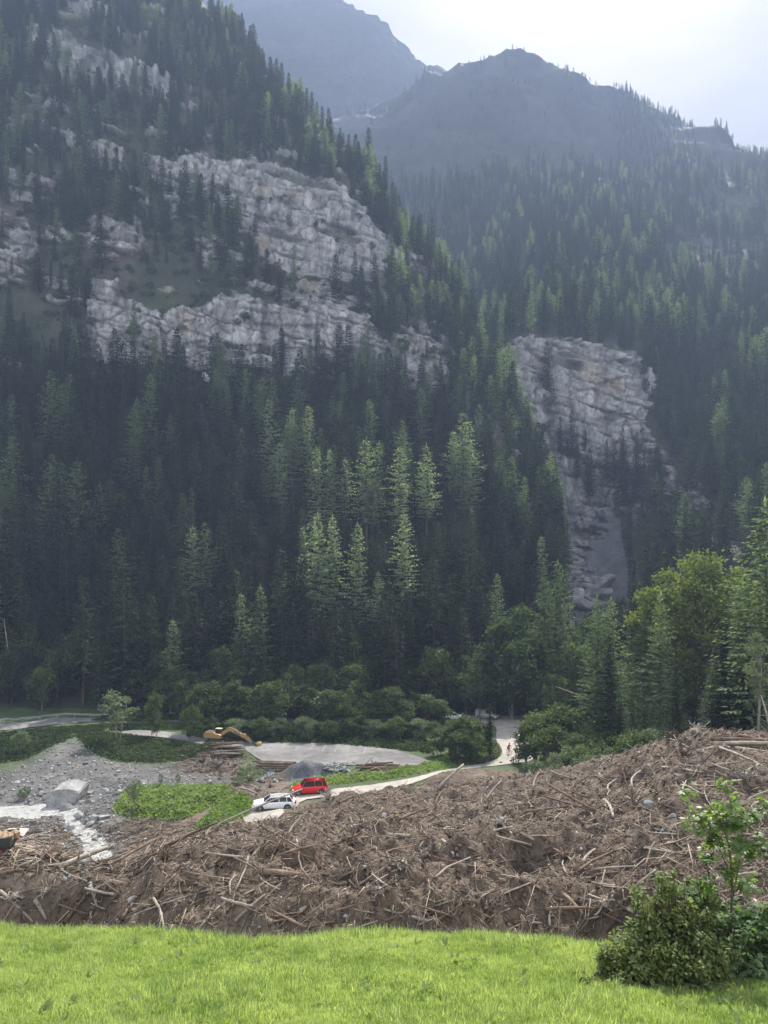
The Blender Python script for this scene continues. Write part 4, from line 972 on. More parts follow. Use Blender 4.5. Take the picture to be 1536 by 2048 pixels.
def scatter(name, pts, rz, sc, var, protos, label=None, tilt=None):
    """ONE object: points with the given meshes set on them by geometry nodes"""
    me = bpy.data.meshes.new(name); me.vertices.add(len(pts)); me.vertices.foreach_set('co', np.asarray(pts, np.float32).ravel())
    rot = np.zeros((len(pts), 3), np.float32); rot[:, 2] = rz
    if tilt is not None: rot[:, :2] = tilt
    a = me.attributes.new('rot', 'FLOAT_VECTOR', 'POINT'); a.data.foreach_set('vector', rot.ravel())
    a = me.attributes.new('sc', 'FLOAT', 'POINT'); a.data.foreach_set('value', np.asarray(sc, np.float32))
    a = me.attributes.new('var', 'INT', 'POINT'); a.data.foreach_set('value', np.asarray(var, np.int32))
    o = bpy.data.objects.new(name, me); COL.objects.link(o)
    ng = bpy.data.node_groups.new(name, 'GeometryNodeTree')
    ng.interface.new_socket('Geometry', in_out='INPUT', socket_type='NodeSocketGeometry'); ng.interface.new_socket('Geometry', in_out='OUTPUT', socket_type='NodeSocketGeometry')
    gi = ng.nodes.new('NodeGroupInput'); go = ng.nodes.new('NodeGroupOutput'); jn = ng.nodes.new('GeometryNodeJoinGeometry')
    def attr(nm, dt):
        x = ng.nodes.new('GeometryNodeInputNamedAttribute'); x.data_type = dt; x.inputs['Name'].default_value = nm
        return [q for q in x.outputs if q.enabled][0]
    ro = attr('rot', 'FLOAT_VECTOR'); so = attr('sc', 'FLOAT'); vo = attr('var', 'INT')
    e2r = ng.nodes.new('FunctionNodeEulerToRotation'); ng.links.new(ro, e2r.inputs[0])
    for k, obs in enumerate(protos):
        cp = ng.nodes.new('FunctionNodeCompare'); cp.data_type = 'INT'; cp.operation = 'EQUAL'
        ints = [q for q in cp.inputs if q.type == 'INT']; ng.links.new(vo, ints[0]); ints[1].default_value = k
        for ob in obs:
            oi = ng.nodes.new('GeometryNodeObjectInfo'); oi.inputs['Object'].default_value = ob; oi.transform_space = 'ORIGINAL'
            oi.inputs['As Instance'].default_value = True
            ip = ng.nodes.new('GeometryNodeInstanceOnPoints')
            ng.links.new(gi.outputs[0], ip.inputs['Points']); ng.links.new(cp.outputs[0], ip.inputs['Selection'])
            ng.links.new(oi.outputs['Geometry'], ip.inputs['Instance']); ng.links.new(e2r.outputs[0], ip.inputs['Rotation']); ng.links.new(so, ip.inputs['Scale'])
            ng.links.new(ip.outputs[0], jn.inputs[0])
    ng.links.new(jn.outputs[0], go.inputs[0])
    md = o.modifiers.new('scatter', 'NODES'); md.node_group = ng; tag(o, kind='stuff')
    return o
for k, (lib, nm) in enumerate(((SPR, 'spruce_forest'), (LAR, 'larch_forest'), (BRO, 'broadleaf_forest'))):
    m = (kind == k) & ~chosen; pr = []; H0 = lib[0][0]
    for v in range(len(lib)):
        b, a, _ = PROTO.get((id(lib), v)) or next(x for (q, _v), x in PROTO.items() if q == id(lib)); pr.append((b, a) if v < 5 else (b,))
    scatter(nm, allp[m], rzs[m], hh[m] / H0, vi[m] % len(lib), pr)
gs = np.random.default_rng(6); ls_ = [next(((b, a)) for (q, v_), (b, a, h_) in PROTO.items() if q == id(LOW) and v_ == vv_) for vv_ in (0, 1)]
scatter('slope_scrub', fs, gs.uniform(0, 6.28, len(fs)), gs.lognormal(math.log(.8), .35, len(fs)), (gs.random(len(fs)) < .75).astype(int), ls_)
print('FOREST', n, chosen.sum(), len(TREES), 'still', (~chosen).sum(), [(k, int(((kind == k)).sum())) for k in range(3)], 'visible', int((vis > 3).sum()))
for nm, l in (('SPR', SPR), ('LAR', LAR), ('BRO', BRO), ('NSP', NSP), ('NLA', NLA), ('BIG', BIG)): print(nm, [len(c.polygons) for _, c, _ in l])
# ---------------------------------------------------------------- debris: sticks, roots, logs, stones
g = np.random.default_rng(77)
def sticks_mesh(name, P0, Dv, L, rad, bend, col, segs=2, g=g):
    """many bent three-sided sticks in one mesh; P0 middle, Dv unit direction"""
    n = len(P0); up = np.array([0, 0, 1.])
    S = cross_n(Dv, up + g.normal(0, .3, (n, 3))); T = np.cross(Dv, S)
    ts = np.linspace(-.5, .5, segs + 1); V = []
    for k, t in enumerate(ts):
        c = P0 + Dv * (L * t)[:, None] + (S * bend[:, None] + T * (bend * .4)[:, None]) * (1 - 4 * t * t) * L[:, None]
        r = rad * (1.0 - .55 * (k / segs))
        for a in (0, 2.094, 4.188):
            V.append(c + (S * math.cos(a) + T * math.sin(a)) * r[:, None])
    m = 3 * (segs + 1); V = np.stack(V, 1).reshape(-1, 3); b = (np.arange(n) * m)[:, None]; F = []
    for k in range(segs):
        for a in range(3):
            q = np.array([k * 3 + a, k * 3 + (a + 1) % 3, (k + 1) * 3 + (a + 1) % 3, (k + 1) * 3 + a]); F.append(b + q)
    tri = np.concatenate([b + np.array([2, 1, 0]), b + np.array([m - 3, m - 2, m - 1])])
    return np_mesh(name, V, [np.concatenate(F), tri], np.repeat(col, m, 0))
def debris_points(n, pxr=(-380, 2080), dmin=25.5):
    px = g.uniform(*pxr, n * 2); D = np.exp(g.uniform(math.log(dmin), math.log(95), n * 2))
    c = np.clip(((px - gpx[0]) / (gpx[1] - gpx[0])).astype(int), 0, NC - 1); r = np.clip(((np.log(D) - glD[0]) / (glD[1] - glD[0])).astype(int), 0, NR - 1)
    k = g.random(n * 2) < debris[r, c] * (D < DTOP(px) + 3 + 30 * (rough2[r, c] > .3)); return px[k][:n], D[k][:n]
def stick_cols(n, pale=.25):
    t = g.random(n); c = np.where((t < pale)[:, None], np.array([.33, .275, .21]), np.where((t < .62)[:, None], np.array([.18, .135, .098]), np.array([.08, .062, .048])))
    return c * g.uniform(.7, 1.25, (n, 1))
def lay(px, D, lift, tilt):
    n = len(px); x = (px - CX) / FPX * D; z = G(px, D); a = g.uniform(0, 6.283, n)
    d = np.stack([np.cos(a), np.sin(a), np.zeros(n)], 1); e = .35
    # follow the slope of the ground along the stick
    z1 = Gxy(x + d[:, 0] * e, D + d[:, 1] * e); z0 = Gxy(x - d[:, 0] * e, D - d[:, 1] * e)
    d[:, 2] = (z1 - z0) / (2 * e) + g.normal(0, tilt, n); d /= np.linalg.norm(d, axis=1, keepdims=True)
    return np.stack([x, D, z + lift], 1), d
for nm, n, lm, rm, pale, tilt in (('twig_litter', 36000, .5, .012, .34, .42), ('branch_litter', 10000, 1.05, .022, .30, .28)):
    px, D = debris_points(n); n = len(px); L = g.lognormal(math.log(lm), .45, n) * np.where(D > 45, 1.25, 1); rad = rm * g.lognormal(0, .4, n) * np.where(D > 45, 1.5, 1)
    p, d = lay(px, D, g.uniform(0, .12, n), tilt)
    o = link(nm, sticks_mesh(nm, p, d, L, rad, g.normal(0, .09, n), stick_cols(n, pale)), M_wood); tag(o, kind='stuff')
# chips, bark shreds and clods
def shards_mesh(name, px, D, size, cols):
    n = len(px); x = (px - CX) / FPX * D; z = G(px, D)
    c = np.stack([x, D, z + size * .25], 1)
    A = g.normal(0, 1, (n, 3)); A[:, 2] *= .4; A /= np.linalg.norm(A, axis=1, keepdims=True); B = cross_n(A, g.normal(0, .5, (n, 3)) + [0, 0, 1]); Cn = np.cross(A, B)
    s = size[:, None]; e = g.uniform(.5, 1.0, (n, 1)); th = g.uniform(.2, .6, (n, 1))
    V = np.stack([c + A * s, c + B * s * e, c - A * s, c - B * s * e, c + Cn * s * th, c - Cn * s * th], 1).reshape(-1, 3)
    b = (np.arange(n) * 6)[:, None]
    F = np.concatenate([b + np.array(q) for q in ((0, 1, 4), (1, 2, 4), (2, 3, 4), (3, 0, 4), (1, 0, 5), (2, 1, 5), (3, 2, 5), (0, 3, 5))])
    return np_mesh(name, V, F, np.repeat(cols, 6, 0))
px, D = debris_points(21000); n = len(px)
cc = np.array([.13, .095, .07]) * g.uniform(.5, 1.6, (n, 1)); pl = g.random(n) < .035; cc[pl] = np.array([.42, .38, .32]) * g.uniform(.7, 1.1, (pl.sum(), 1))
o = link('soil_clods', shards_mesh('soil_clods', px, D, np.minimum(g.lognormal(math.log(.085), .5, n) * np.where(D > 45, 1.4, 1), .2), cc), M_wood); tag(o, kind='stuff')

# ---- logs one can pick out: (column,row) to (column,row), radius, pale?, label
LOGREC = []
def log_between(a, b, r, pale, label, lift=.12, taper=.6, bend=.03, stubs=3, zb=0.0, ends=None):
    A = hit(*a) + Vector((0, 0, lift + r * .4)); B = hit(*b) + Vector((0, 0, lift + r * .4 + zb))
    if abs(B.y - A.y) > 9: B = Vector(((b[0] - CX) / FPX * A.y, A.y + 2.0, (HY - b[1]) / FPX * A.y))
    L = (B - A).length; u = (B - A).normalized(); bm = bmesh.new(); s = Vector((-u.y, u.x, 0)); rr = random.Random(int(a[0] * 7 + a[1]))
    pts = []
    for k in range(6):
        t = k / 5; pts.append(u * L * t + s * bend * L * math.sin(t * 3.14) * rr.uniform(.6, 1.2) + Vector((0, 0, bend * .4 * L * math.sin(t * 5) * .3)))
    tube(bm, pts, [r * (1 - (1 - taper) * k / 5) * rr.uniform(.92, 1.08) for k in range(6)], 8)
    for k in range(stubs):
        t = rr.uniform(.15, .9); p = u * L * t; dv = Vector((rr.uniform(-1, 1), rr.uniform(-1, 1), rr.uniform(.0, 1))).normalized()
        tube(bm, [p, p + dv * r * rr.uniform(2, 6)], [r * .3, r * .12], 4)
    o = link('log' if r > .07 else 'branch', bm_mesh('log', bm, True), M_palelog if pale else M_barklog); o.location = A
    o['category'] = 'log' if r > .07 else 'branch'; o['group'] = 'logs and branches on the debris'
    LOGREC.append((o, label, a[0])); return o
NL = [
 ((528,1752),(692,1776),.17,0,'thick dark trunk lying across the hollow in the middle of the debris'),
 ((497,1716),(468,1792),.06,1,'pale crooked branch standing beside the thick dark trunk'),
 ((420,1660),(600,1592),.09,1,'long thin pale trunk running down the debris in front of the white car'),
 ((307,1803),(328,1864),.07,1,'whitest stick, leaning upright on the bank just above the meadow'),
 ((180,1778),(193,1818),.10,1,'short broken pale log stuck upright in the left bank'),
 ((243,1846),(264,1816),.10,0,'stubby brown log end poking out of the left bank'),
 ((312,1800),(352,1754),.09,0,'dark straight log slanting up the left bank'),
 ((118,1742),(186,1724),.16,1,'pale plank-like log on the crest beside the stream'),
 ((876,1582),(932,1540),.16,1,'pale log pointing up the back rim of the debris'),
 ((1000,1527),(1052,1553),.17,0,'brown log lying on the back rim below the car park'),
 ((1040,1764),(1092,1792),.13,0,'brown log half buried above the lower bank edge'),
 ((1128,1796),(1166,1836),.09,0,'dark log hanging over the edge of the lower bank'),
 ((1165,1732),(1190,1704),.09,1,'short bleached stick, tilted, above the lower bank'),
 ((1108,1702),(1152,1740),.07,0,'long dark branch right of the central hollows'),
 ((938,1650),(1002,1668),.10,0,'brown log on the upper middle debris'),
 ((884,1686),(916,1718),.10,1,'pale stub leaning right of the central dark pit'),
 ((1208,1606),(1226,1638),.12,1,'grey stick lying downslope on the right debris'),
 ((1264,1578),(1281,1546),.09,1,'pale stick below the root mound'),
 ((1160,1812),(1192,1788),.07,1,'thin pale branch rising over the lower bank edge'),
 ((772,1676),(820,1678),.14,1,'pale split log left of the centre of the debris'),
 ((796,1644),(860,1636),.10,0,'brown log lying level on the upper debris'),
 ((1130,1680),(1190,1640),.06,0,'slim brown branch in the middle of the right debris'),
 ((600,1830),(700,1782),.09,1,'pale branch rising from the meadow edge to the right'),
 ((470,1850),(530,1796),.08,1,'grey branch on the steep bank above the meadow'),
 ((395,1868),(440,1818),.06,1,'thin pale branch low on the steep bank'),
 ((0,1788),(66,1852),.09,1,'grey branch crossing the bank at the left edge'),
 ((70,1806),(92,1846),.11,1,'pale log end pointing out of the bank at the left edge'),
 ((0,1846),(28,1868),.09,0,'short dark log at the lowest left corner of the bank'),
 ((58,1760),(105,1734),.08,1,'crooked pale branch on the crest at the left edge'),
 ((0,1752),(50,1744),.08,0,'dark branch on the crest by the dirt yard'),
 ((130,1850),(170,1800),.10,0,'brown log slanting up in the left bank hollow'),
 ((330,1700),(420,1670),.09,0,'dark branch below the green island'),
 ((225,1735),(300,1700),.08,0,'brown branch at the foot of the stream'),
 ((700,1560),(745,1522),.10,1,'pale pole leaning over the log heap near the parking loop'),
 ((672,1552),(860,1540),.13,0,'longest brown trunk of the heap beside the parking loop'),
 ((690,1548),(800,1530),.10,0,'dark trunk on top of the heap beside the parking loop'),
 ((820,1545),(850,1528),.12,0,'short trunk at the right end of the heap by the loop'),
 ((555,1590),(585,1568),.07,1,'pale forked stick behind the white car'),
 ((483,1578),(515,1590),.15,1,'weathered root log left of the cars'),
 ((500,1562),(560,1584),.10,0,'brown log behind the weathered root log'),
 ((1325,1540),(1400,1548),.10,1,'pale trunk at the foot of the root mound'),
 ((1395,1506),(1482,1490),.10,1,'long bleached trunk on the top of the root mound'),
 ((1330,1480),(1380,1500),.10,1,'bleached branch on the left shoulder of the root mound'),
 ((1300,1470),(1352,1490),.08,0,'dark branch on the left shoulder of the root mound'),
 ((1480,1474),(1560,1492),.12,0,'uppermost of the stacked trunks at the right edge'),
 ((1486,1484),(1560,1504),.14,1,'second of the stacked trunks at the right edge'),
 ((1470,1500),(1560,1512),.12,1,'lowest of the stacked trunks at the right edge'),
 ((1440,1500),(1540,1545),.10,1,'thin pale trunk running down right of the root mound'),
 ((1350,1465),(1372,1500),.07,1,'grey root spike on the root mound'),
 ((1405,1462),(1440,1486),.09,0,'dark trunk end at the peak of the root mound'),
 ((1020,1524),(1068,1508),.10,0,'dark plank lying by the cyclists'),
 ((1038,1528),(1034,1500),.07,0,'thin dark post standing by the cyclists'),
 ((1290,1560),(1360,1580),.07,0,'dark branch below the root mound'),
 ((1420,1610),(1480,1590),.07,1,'pale branch behind the sapling'),
 ((1290,1700),(1340,1712),.08,1,'pale branch left of the sapling stem'),
 ((1180,1600),(1130,1580),.08,0,'brown branch on the upper right debris'),
 ((1060,1600),(1110,1640),.08,0,'brown branch on the upper centre debris'),
]
for a, b, r, p, lb in NL: log_between(a, b, r, p, lb)
def dregion(x, y):
    if y > 1790: v = 'low on the bank'
    elif y > 1690: v = 'in the lower debris'
    elif y > 1610: v = 'in the middle of the debris'
    else: v = 'on the upper debris'
    h = 'near the stream' if x < 330 else 'below the cars' if x < 640 else 'at the centre' if x < 960 else 'right of centre' if x < 1240 else 'below the root mound'
    return v + ' ' + h
q = 0
while q < 160:
    x = random.uniform(10, 1530); y = random.uniform(1500, 1865)
    lo = np.interp(x, [0, 250, 400, 600, 900, 1200, 1400, 1536], [1755, 1740, 1680, 1620, 1560, 1540, 1490, 1500])
    if y < lo + 8: continue
    A = hit(x, y); L = random.lognormvariate(math.log(1.7 if A.y < 45 else 2.6), .35); a = random.uniform(0, 3.14)
    bx = x + math.cos(a) * L * FPX / A.y * .95; by = y - math.sin(a) * L * FPX / A.y * .45
    if by < lo + 4 or by > 1868 or bx > 1545: continue
    r = random.choice([.028, .035, .045, .055, .075]) * (1.2 if A.y > 45 else 1)
    pl = random.random() < .5
    log_between((x, y), (bx, by), r, pl, ('pale ' if pl else 'brown ') + ('log ' if r > .07 else 'branch ') + dregion(x, y), lift=.1, bend=random.uniform(.01, .09), stubs=random.randint(1, 4), zb=random.uniform(0, .3)); q += 1
settle_labels(LOGREC)

# ---- root wads
def root_wad(px, py, s, label, rz=0.0):
    p = hit(px, py); bm = bmesh.new(); rr = random.Random(int(px + py))
    for k in range(26):
        a = rr.uniform(0, 6.28); e = rr.uniform(-.25, 1.2); d = Vector((math.cos(a) * math.cos(e), math.sin(a) * math.cos(e), math.sin(e)))
        pts = [Vector((0, 0, .25 * s))]; L = s * rr.uniform(.6, 1.3)
        for j in range(4):
            d = (d + Vector((rr.gauss(0, .35), rr.gauss(0, .35), rr.gauss(-.08, .3)))).normalized(); pts.append(pts[-1] + d * L / 4)
        r = s * rr.uniform(.03, .085); tube(bm, pts, [r, r * .8, r * .6, r * .35, r * .12], 5)
    bmesh.ops.create_icosphere(bm, subdivisions=2, radius=.36 * s, matrix=Matrix.Translation((0, 0, .25 * s)) @ Matrix.Diagonal((1, 1, .8, 1)))
    for v in bm.verts: v.co += Vector((rr.gauss(0, .02), rr.gauss(0, .02), rr.gauss(0, .02))) * s
    o = link('root_wad', bm_mesh('root_wad', bm), M_barklog if rr.random() < .6 else M_palelog); o.location = p + Vector((0, 0, .05)); o.rotation_euler = (0, 0, rz)
    tag(o, label, 'root wad', 'root wads in the debris')
for i, (px, py, s, lb) in enumerate([(1345,1478,1.5,'tangled root wad at the left of the mound top'),(1392,1470,1.7,'root wad at the very peak of the mound'),(1440,1482,1.4,'root wad right of the mound peak'),(1368,1510,1.3,'root wad halfway down the mound'),
    (655,1598,1.6,'dark root wad sticking up right of the red car'),(585,1612,1.2,'root wad hiding the rear of the white car'),(515,1583,1.3,'root wad left of the red car among stones'),(540,1576,1.1,'small root wad behind the white car'),
    (845,1716,1.0,'fanned roots over the dark pit in the centre'),(805,1738,.9,'root wad just left of the dark pit'),(1000,1650,1.1,'root wad on the upper centre debris'),(1130,1720,.9,'root wad right of the dark hollow'),
    (1210,1815,.7,'root bundle hanging at the edge of the lower bank'),(640,1740,.9,'root wad over the thick dark trunk'),(560,1700,1.0,'root wad below the white car'),(700,1690,1.1,'root wad between the cars and the pit'),
    (330,1720,.9,'root wad by the foot of the stream'),(90,1790,.8,'root wad in the hollow of the left bank'),(30,1800,.8,'root wad at the left edge of the bank'),(860,1600,1.1,'root wad near the back rim pale log'),
    (1490,1560,1.2,'root wad near the right edge below the trunks'),(1250,1560,1.1,'root wad on the slope left of the mound'),(440,1735,.8,'root wad on the steep bank crest'),(760,1790,.7,'root wad low in the central debris'),
    (745,1535,1.3,'root heap beside the parking loop'),(440,1530,1.5,'upturned roots below the yellow excavator'),(415,1512,1.2,'roots left of the excavator log pile'),(105,1722,1.1,'round stump lying beside the dirt yard'),(1036,1518,.9,'root wad near the two cyclists')]):
    root_wad(px, py, s * .72, lb, i * 1.3)

# ---- log piles
def log_pile(px, py, n, L, r, az, label_where, grp, rows=4, spread=1.4, jitter=.2, mat_=None, lift=0.0):
    c = hit(px, py); rr = random.Random(int(px)); recs = []
    for k in range(n):
        row = k % rows; off = (k // rows - n / rows / 2) * 2 * r * 1.15
        l = L * rr.uniform(.65, 1.1); a = az + rr.gauss(0, jitter); rad = r * rr.uniform(.7, 1.25)
        bm = bmesh.new(); d = Vector((math.cos(a), math.sin(a), rr.gauss(0, .03)))
        tube(bm, [d * -l / 2, d * -l / 6 + Vector((0, 0, .04)), d * l / 6, d * l / 2], [rad, rad * .95, rad * .85, rad * .7], 7)
        o = link('log', bm_mesh('log', bm, True), mat_ or (M_barklog if rr.random() < .7 else M_palelog))
        nx, ny = -math.sin(az), math.cos(az); x = c.x + nx * off * spread + rr.gauss(0, .35); y = c.y + ny * off * spread + rr.gauss(0, .2)
        o.location = (x, y, float(Gxy(x, y)) + r + row * 1.75 * r + lift)
        tag(o, None, 'log', grp); recs.append((o, ('topmost log ' if row == rows - 1 else 'bottom log ' if row == 0 else 'log inside ') + label_where, x / y))
    settle_labels(recs)
log_pile(550, 1540, 16, 6.2, .19, .02, 'of the stacked logs beside the loop road', 'logs stacked beside the loop', 4, 1.0, .05)
log_pile(452, 1502, 22, 5.2, .15, .15, 'of the heap under the excavator arm', 'logs heaped under the excavator', 4, 2.4, .28)
log_pile(760, 1543, 18, 5.6, .12, .25, 'in the heap along the parking loop', 'logs heaped along the parking loop', 3, 2.0, .5)
log_pile(1505, 1496, 7, 7.5, .14, -.15, 'of the stack at the right edge', 'logs stacked at the right edge', 3, 1.5, .12)

# ---- stones
def rock_mesh(name, seed, n=16, sq=(1, .85, .7)):
    rr = random.Random(seed); bm = bmesh.new()
    for _ in range(n):
        v = Vector((rr.gauss(0, 1), rr.gauss(0, 1), rr.gauss(0, 1))).normalized(); bm.verts.new((v.x * sq[0], v.y * sq[1], v.z * sq[2]))
    r = bmesh.ops.convex_hull(bm, input=bm.verts)
    bmesh.ops.delete(bm, geom=list({e for e in r['geom_interior'] + r['geom_unused'] if isinstance(e, bmesh.types.BMVert)}), context='VERTS')
    bmesh.ops.bevel(bm, geom=list(bm.edges), offset=.07, segments=1, affect='EDGES')
    me = bm_mesh(name, bm); return me
ROCKS = [rock_mesh('boulder', i, 13 + i * 2, ((1, .85, .7), (1, .6, .55), (1, .9, .5), (.9, .8, .8))[i % 4]) for i in range(8)]
DROCKS = [m.copy() for m in ROCKS]
for m in ROCKS: m.materials.append(M_rock)
for m in DROCKS: m.materials.append(M_darkrock)
RREC = []
def rock(px, py, s, label, dark=False, grp='boulders along the stream', v=None, sc=(1, 1, 1), pos=None, sink=.25):
    p = hit(px, py) if pos is None else Vector(pos); v = random.randrange(8) if v is None else v
    o = bpy.data.objects.new('boulder', (DROCKS if dark else ROCKS)[v]); COL.objects.link(o)
    s *= .62 if (dark and s > .6) or px > 1290 and px < 1400 else .85; o.location = p + Vector((0, 0, s * (.5 - sink))); o.scale = (s * sc[0], s * sc[1], s * sc[2]); o.rotation_euler = (random.uniform(-.4, .4), random.uniform(-.4, .4), random.uniform(0, 6.28))
    tag(o, None, 'boulder', grp); RREC.append((o, label, px)); return o
# the great block
rr = random.Random(4); bm = bmesh.new()
prism(bm, [(-1.8, -.6), (-1.9, .8), (-1.3, 1.75), (.4, 2.05), (2.0, 1.5), (1.7, .2), (1.1, -.6)], -1.5, 1.6)
for v in bm.verts:
    if v.co.y > 0: v.co.x += .5; v.co.z += .35
    if v.co.x < -1.5: v.co.y -= .3
bmesh.ops.bevel(bm, geom=list(bm.edges), offset=.14, segments=2, affect='EDGES'); bmesh.ops.triangulate(bm, faces=bm.faces)
bmesh.ops.subdivide_edges(bm, edges=list(bm.edges), cuts=2, use_grid_fill=True)
for v in bm.verts: v.co += v.co.normalized() * .16 * float(vnoise(v.co.x * .9, v.co.y * .9, v.co.z * .9, 4)) + v.co.normalized() * .05 * float(vnoise(v.co.x * 3, v.co.y * 3, v.co.z * 3, 9))
big = link('boulder', bm_mesh('great_boulder', bm), M_rock); big.location = hit(122, 1612) + Vector((0, 1.3, .1)); big.rotation_euler = (0, 0, .15)
tag(big, 'huge angular pale boulder, the largest one, beside the stream', 'boulder', 'boulders along the stream')
for px, py, s, lb, dk in [(176,1590,1.25,'pointed grey boulder right of the huge one',0),(208,1586,.9,'rounded grey boulder near the pointed one',0),(240,1586,.8,'grey boulder at the island tip',0),(82,1590,.9,'slab standing left of the huge boulder',0),(35,1566,.7,'flat grey stone on the gravel bank left',0),
    (135,1622,1.4,'large dusty boulder below the huge one',0),(160,1634,1.1,'boulder with stones heaped between the stream bends',0),(210,1636,1.2,'pale boulder below the island tip',0),(188,1640,.8,'small boulder between the stream bends',0),(138,1658,1.0,'brownish boulder at the stream bend',0),
    (190,1684,.9,'dark wet boulder in the stream, upper one',1),(222,1697,.95,'dark wet boulder in the stream, lower one',1),(200,1676,.5,'small wet boulder in the stream',1),(214,1672,.7,'grey wet boulder on the right stream side',1),(160,1676,.8,'reddish brown boulder on the left stream side',1),(180,1650,.7,'grey boulder at the top of the lower stream',0)]:
    rock(px, py, s, lb, bool(dk))
for k in range(78):
    x = random.uniform(-10, 300); y = random.uniform(1575, 1612) if random.random() < .6 else random.uniform(1612, 1740)
    if y > 1612 and not (120 < x < 290 and abs(x - (150 + (y - 1630) * .75)) < 55): continue
    rock(x, y, random.lognormvariate(math.log(.38), .35), 'grey stone ' + ('above the huge boulder bend' if y < 1600 else 'beside the stream bend' if y < 1650 else 'along the lower stream'), random.random() < .35, 'stones along the stream')
for k in range(46):
    x = random.gauss(682, 15); y = random.uniform(1526, 1546); rock(x, y, random.uniform(.22, .5), 'pale quarry stone heaped beside the loop right of the dark mound', False, 'pale stones by the dark mound', sink=.0)
for k in range(34):
    x = random.gauss(532, 14); y = random.uniform(1542, 1566); rock(x, y, random.uniform(.25, .55), 'grey stone heaped below the stacked logs', False, 'stones below the stacked logs', sink=.1)
for k in range(22):
    x = random.uniform(340, 500); y = random.uniform(1530, 1572); rock(x, y, random.uniform(.2, .5), 'grey stone in the gravel behind the green island', random.random() < .5, 'stones behind the island')
for px, py, s, lb in [(950,1554,.35,'pale stone on the back rim of the debris'),(998,1610,.3,'whitish stone in the upper centre debris'),(770,1635,.4,'pale stone left on the upper debris'),(1298,1612,.7,'grey flat stone on the right debris'),(1345,1640,.6,'second grey flat stone on the right debris'),(690,1836,.25,'small pale stone low on the bank'),(265,1802,.35,'pale flat stone on the left bank crest'),(905,1708,.25,'yellowish stone beside the dark pit'),(1330,1660,.35,'grey slate in the right debris')]:
    rock(px, py, s, lb, False, 'stones in the debris')
# rockfall at the gorge mouth
GR = []
for k in range(60):
    x = random.gauss(1178, 30); y = random.uniform(1140, 1225)
    if abs(x - 1178) > 24 + (y - 1140) * .45: continue
    j = int(np.argmin(np.abs(SB['px'][0] - x))); p = HY - FPX * SB['P'][:, j, 2] / SB['P'][:, j, 1]; kk = int(np.argmax(p <= y))
    pos = SB['P'][kk, j]; s = random.lognormvariate(math.log(2.7), .4)
    rock(x, y, s, 'pale angular block in the ' + ('upper' if y < 1185 else 'lower') + ' rockfall at the gorge mouth', False, 'rockfall blocks at the gorge', pos=pos, sc=(1.2, .8, .7), sink=.1)
settle_labels(RREC)
# gravel: uncountable
px = g.uniform(-250, 560, 9000); py_ = g.uniform(1475, 1745, 9000); keepx, keepD = [], []
for a, b in zip(px, py_):
    D = hitcol(Z0, a, b); r_ = min(NR - 1, int((math.log(D) - glD[0]) / (glD[1] - glD[0]))); c_ = min(NC - 1, int((a - gpx[0]) / (gpx[1] - gpx[0])))
    if g.random() < gravelzone[r_, c_] * (1 - paved[r_, c_]) * (1 - .8 * water[r_, c_]) * (1 - debris[r_, c_]) * (1 - .7 * yard[r_, c_]): keepx.append(a); keepD.append(D)
keepx = np.array(keepx); keepD = np.array(keepD); n = len(keepx)
o = link('gravel', shards_mesh('gravel', keepx, keepD, g.lognormal(math.log(.15), .45, n), np.array([.27, .27, .26]) * g.uniform(.5, 1.5, (n, 1))), M_rock); tag(o, kind='stuff')
M_rockcol = surf_mat('loose_stone', None, .9, ((2, .8, 1.2),), .3, 6, .05); o.data.materials.clear(); o.data.materials.append(M_rockcol)
# branches and roots strewn over the gravel bank below the road
px = np.concatenate([g.normal(410, 38, 900), g.uniform(100, 300, 500), g.uniform(0, 140, 500), g.uniform(250, 420, 300)]); py_ = np.concatenate([g.uniform(1500, 1545, 900), g.uniform(1655, 1745, 500), g.uniform(1640, 1745, 500), g.uniform(1640, 1680, 300)])
D = np.array([hitcol(Z1, a, b) for a, b in zip(px, py_)]); p, d = lay(px, D, .1, .25); n = len(px)
o = link('driftwood_litter', sticks_mesh('driftwood_litter', p, d, g.lognormal(math.log(1.3), .4, n), g.lognormal(math.log(.04), .3, n), g.normal(0, .08, n), stick_cols(n, .3)), M_wood); tag(o, kind='stuff')

# ---------------------------------------------------------------- low vegetation
def leafpatch(name, poly, n, size, height, material, seed, lean=.6, bottom=.0):
    gg = np.random.default_rng(seed); b = np.array(poly); x0, y0 = b.min(0); x1, y1 = b.max(0)
    x = gg.uniform(x0, x1, n * 3); y = gg.uniform(y0, y1, n * 3); sd = poly_sd(x, y, poly); k = sd > gg.uniform(-.3, .3, n * 3); x, y, sd = x[k][:n], y[k][:n], sd[k][:n]; m = len(x)
    hgt = height * np.clip(sd / 1.2, .25, 1) * (.55 + .6 * (fbm(x / 1.6, y / 1.6, 0, 3, seed) + .5))
    z = Gxy(x, y) + hgt * gg.uniform(.5, 1, m); u = gg.normal(0, 1, (m, 3)); u[:, 2] = gg.normal(.1, .35, m); u /= np.linalg.norm(u, axis=1, keepdims=True)
    s = size * gg.uniform(.6, 1.4, (m, 1)); W = cross_n(u, np.array([0, 0, 1.]) + gg.normal(0, lean, (m, 3)))
    V, Fq = kites(np.stack([x, y, z], 1), u * s, W * s * .45)
    o = link(name, np_mesh(name, V, Fq), material); tag(o, kind='stuff'); return o
leafpatch('leafy_weeds', [tuple(p) for p in smooth_poly(ISLAND2, 4)], 15000, .34, .75, L_weed, 1)
leafpatch('leafy_weeds', [tuple(p) for p in smooth_poly(ISLAND1, 4)], 20000, .26, .65, L_weed, 2)
leafpatch('leafy_weeds', [tuple(p) for p in smooth_poly(STRIP, 4)], 14000, .30, .55, L_weed, 3)
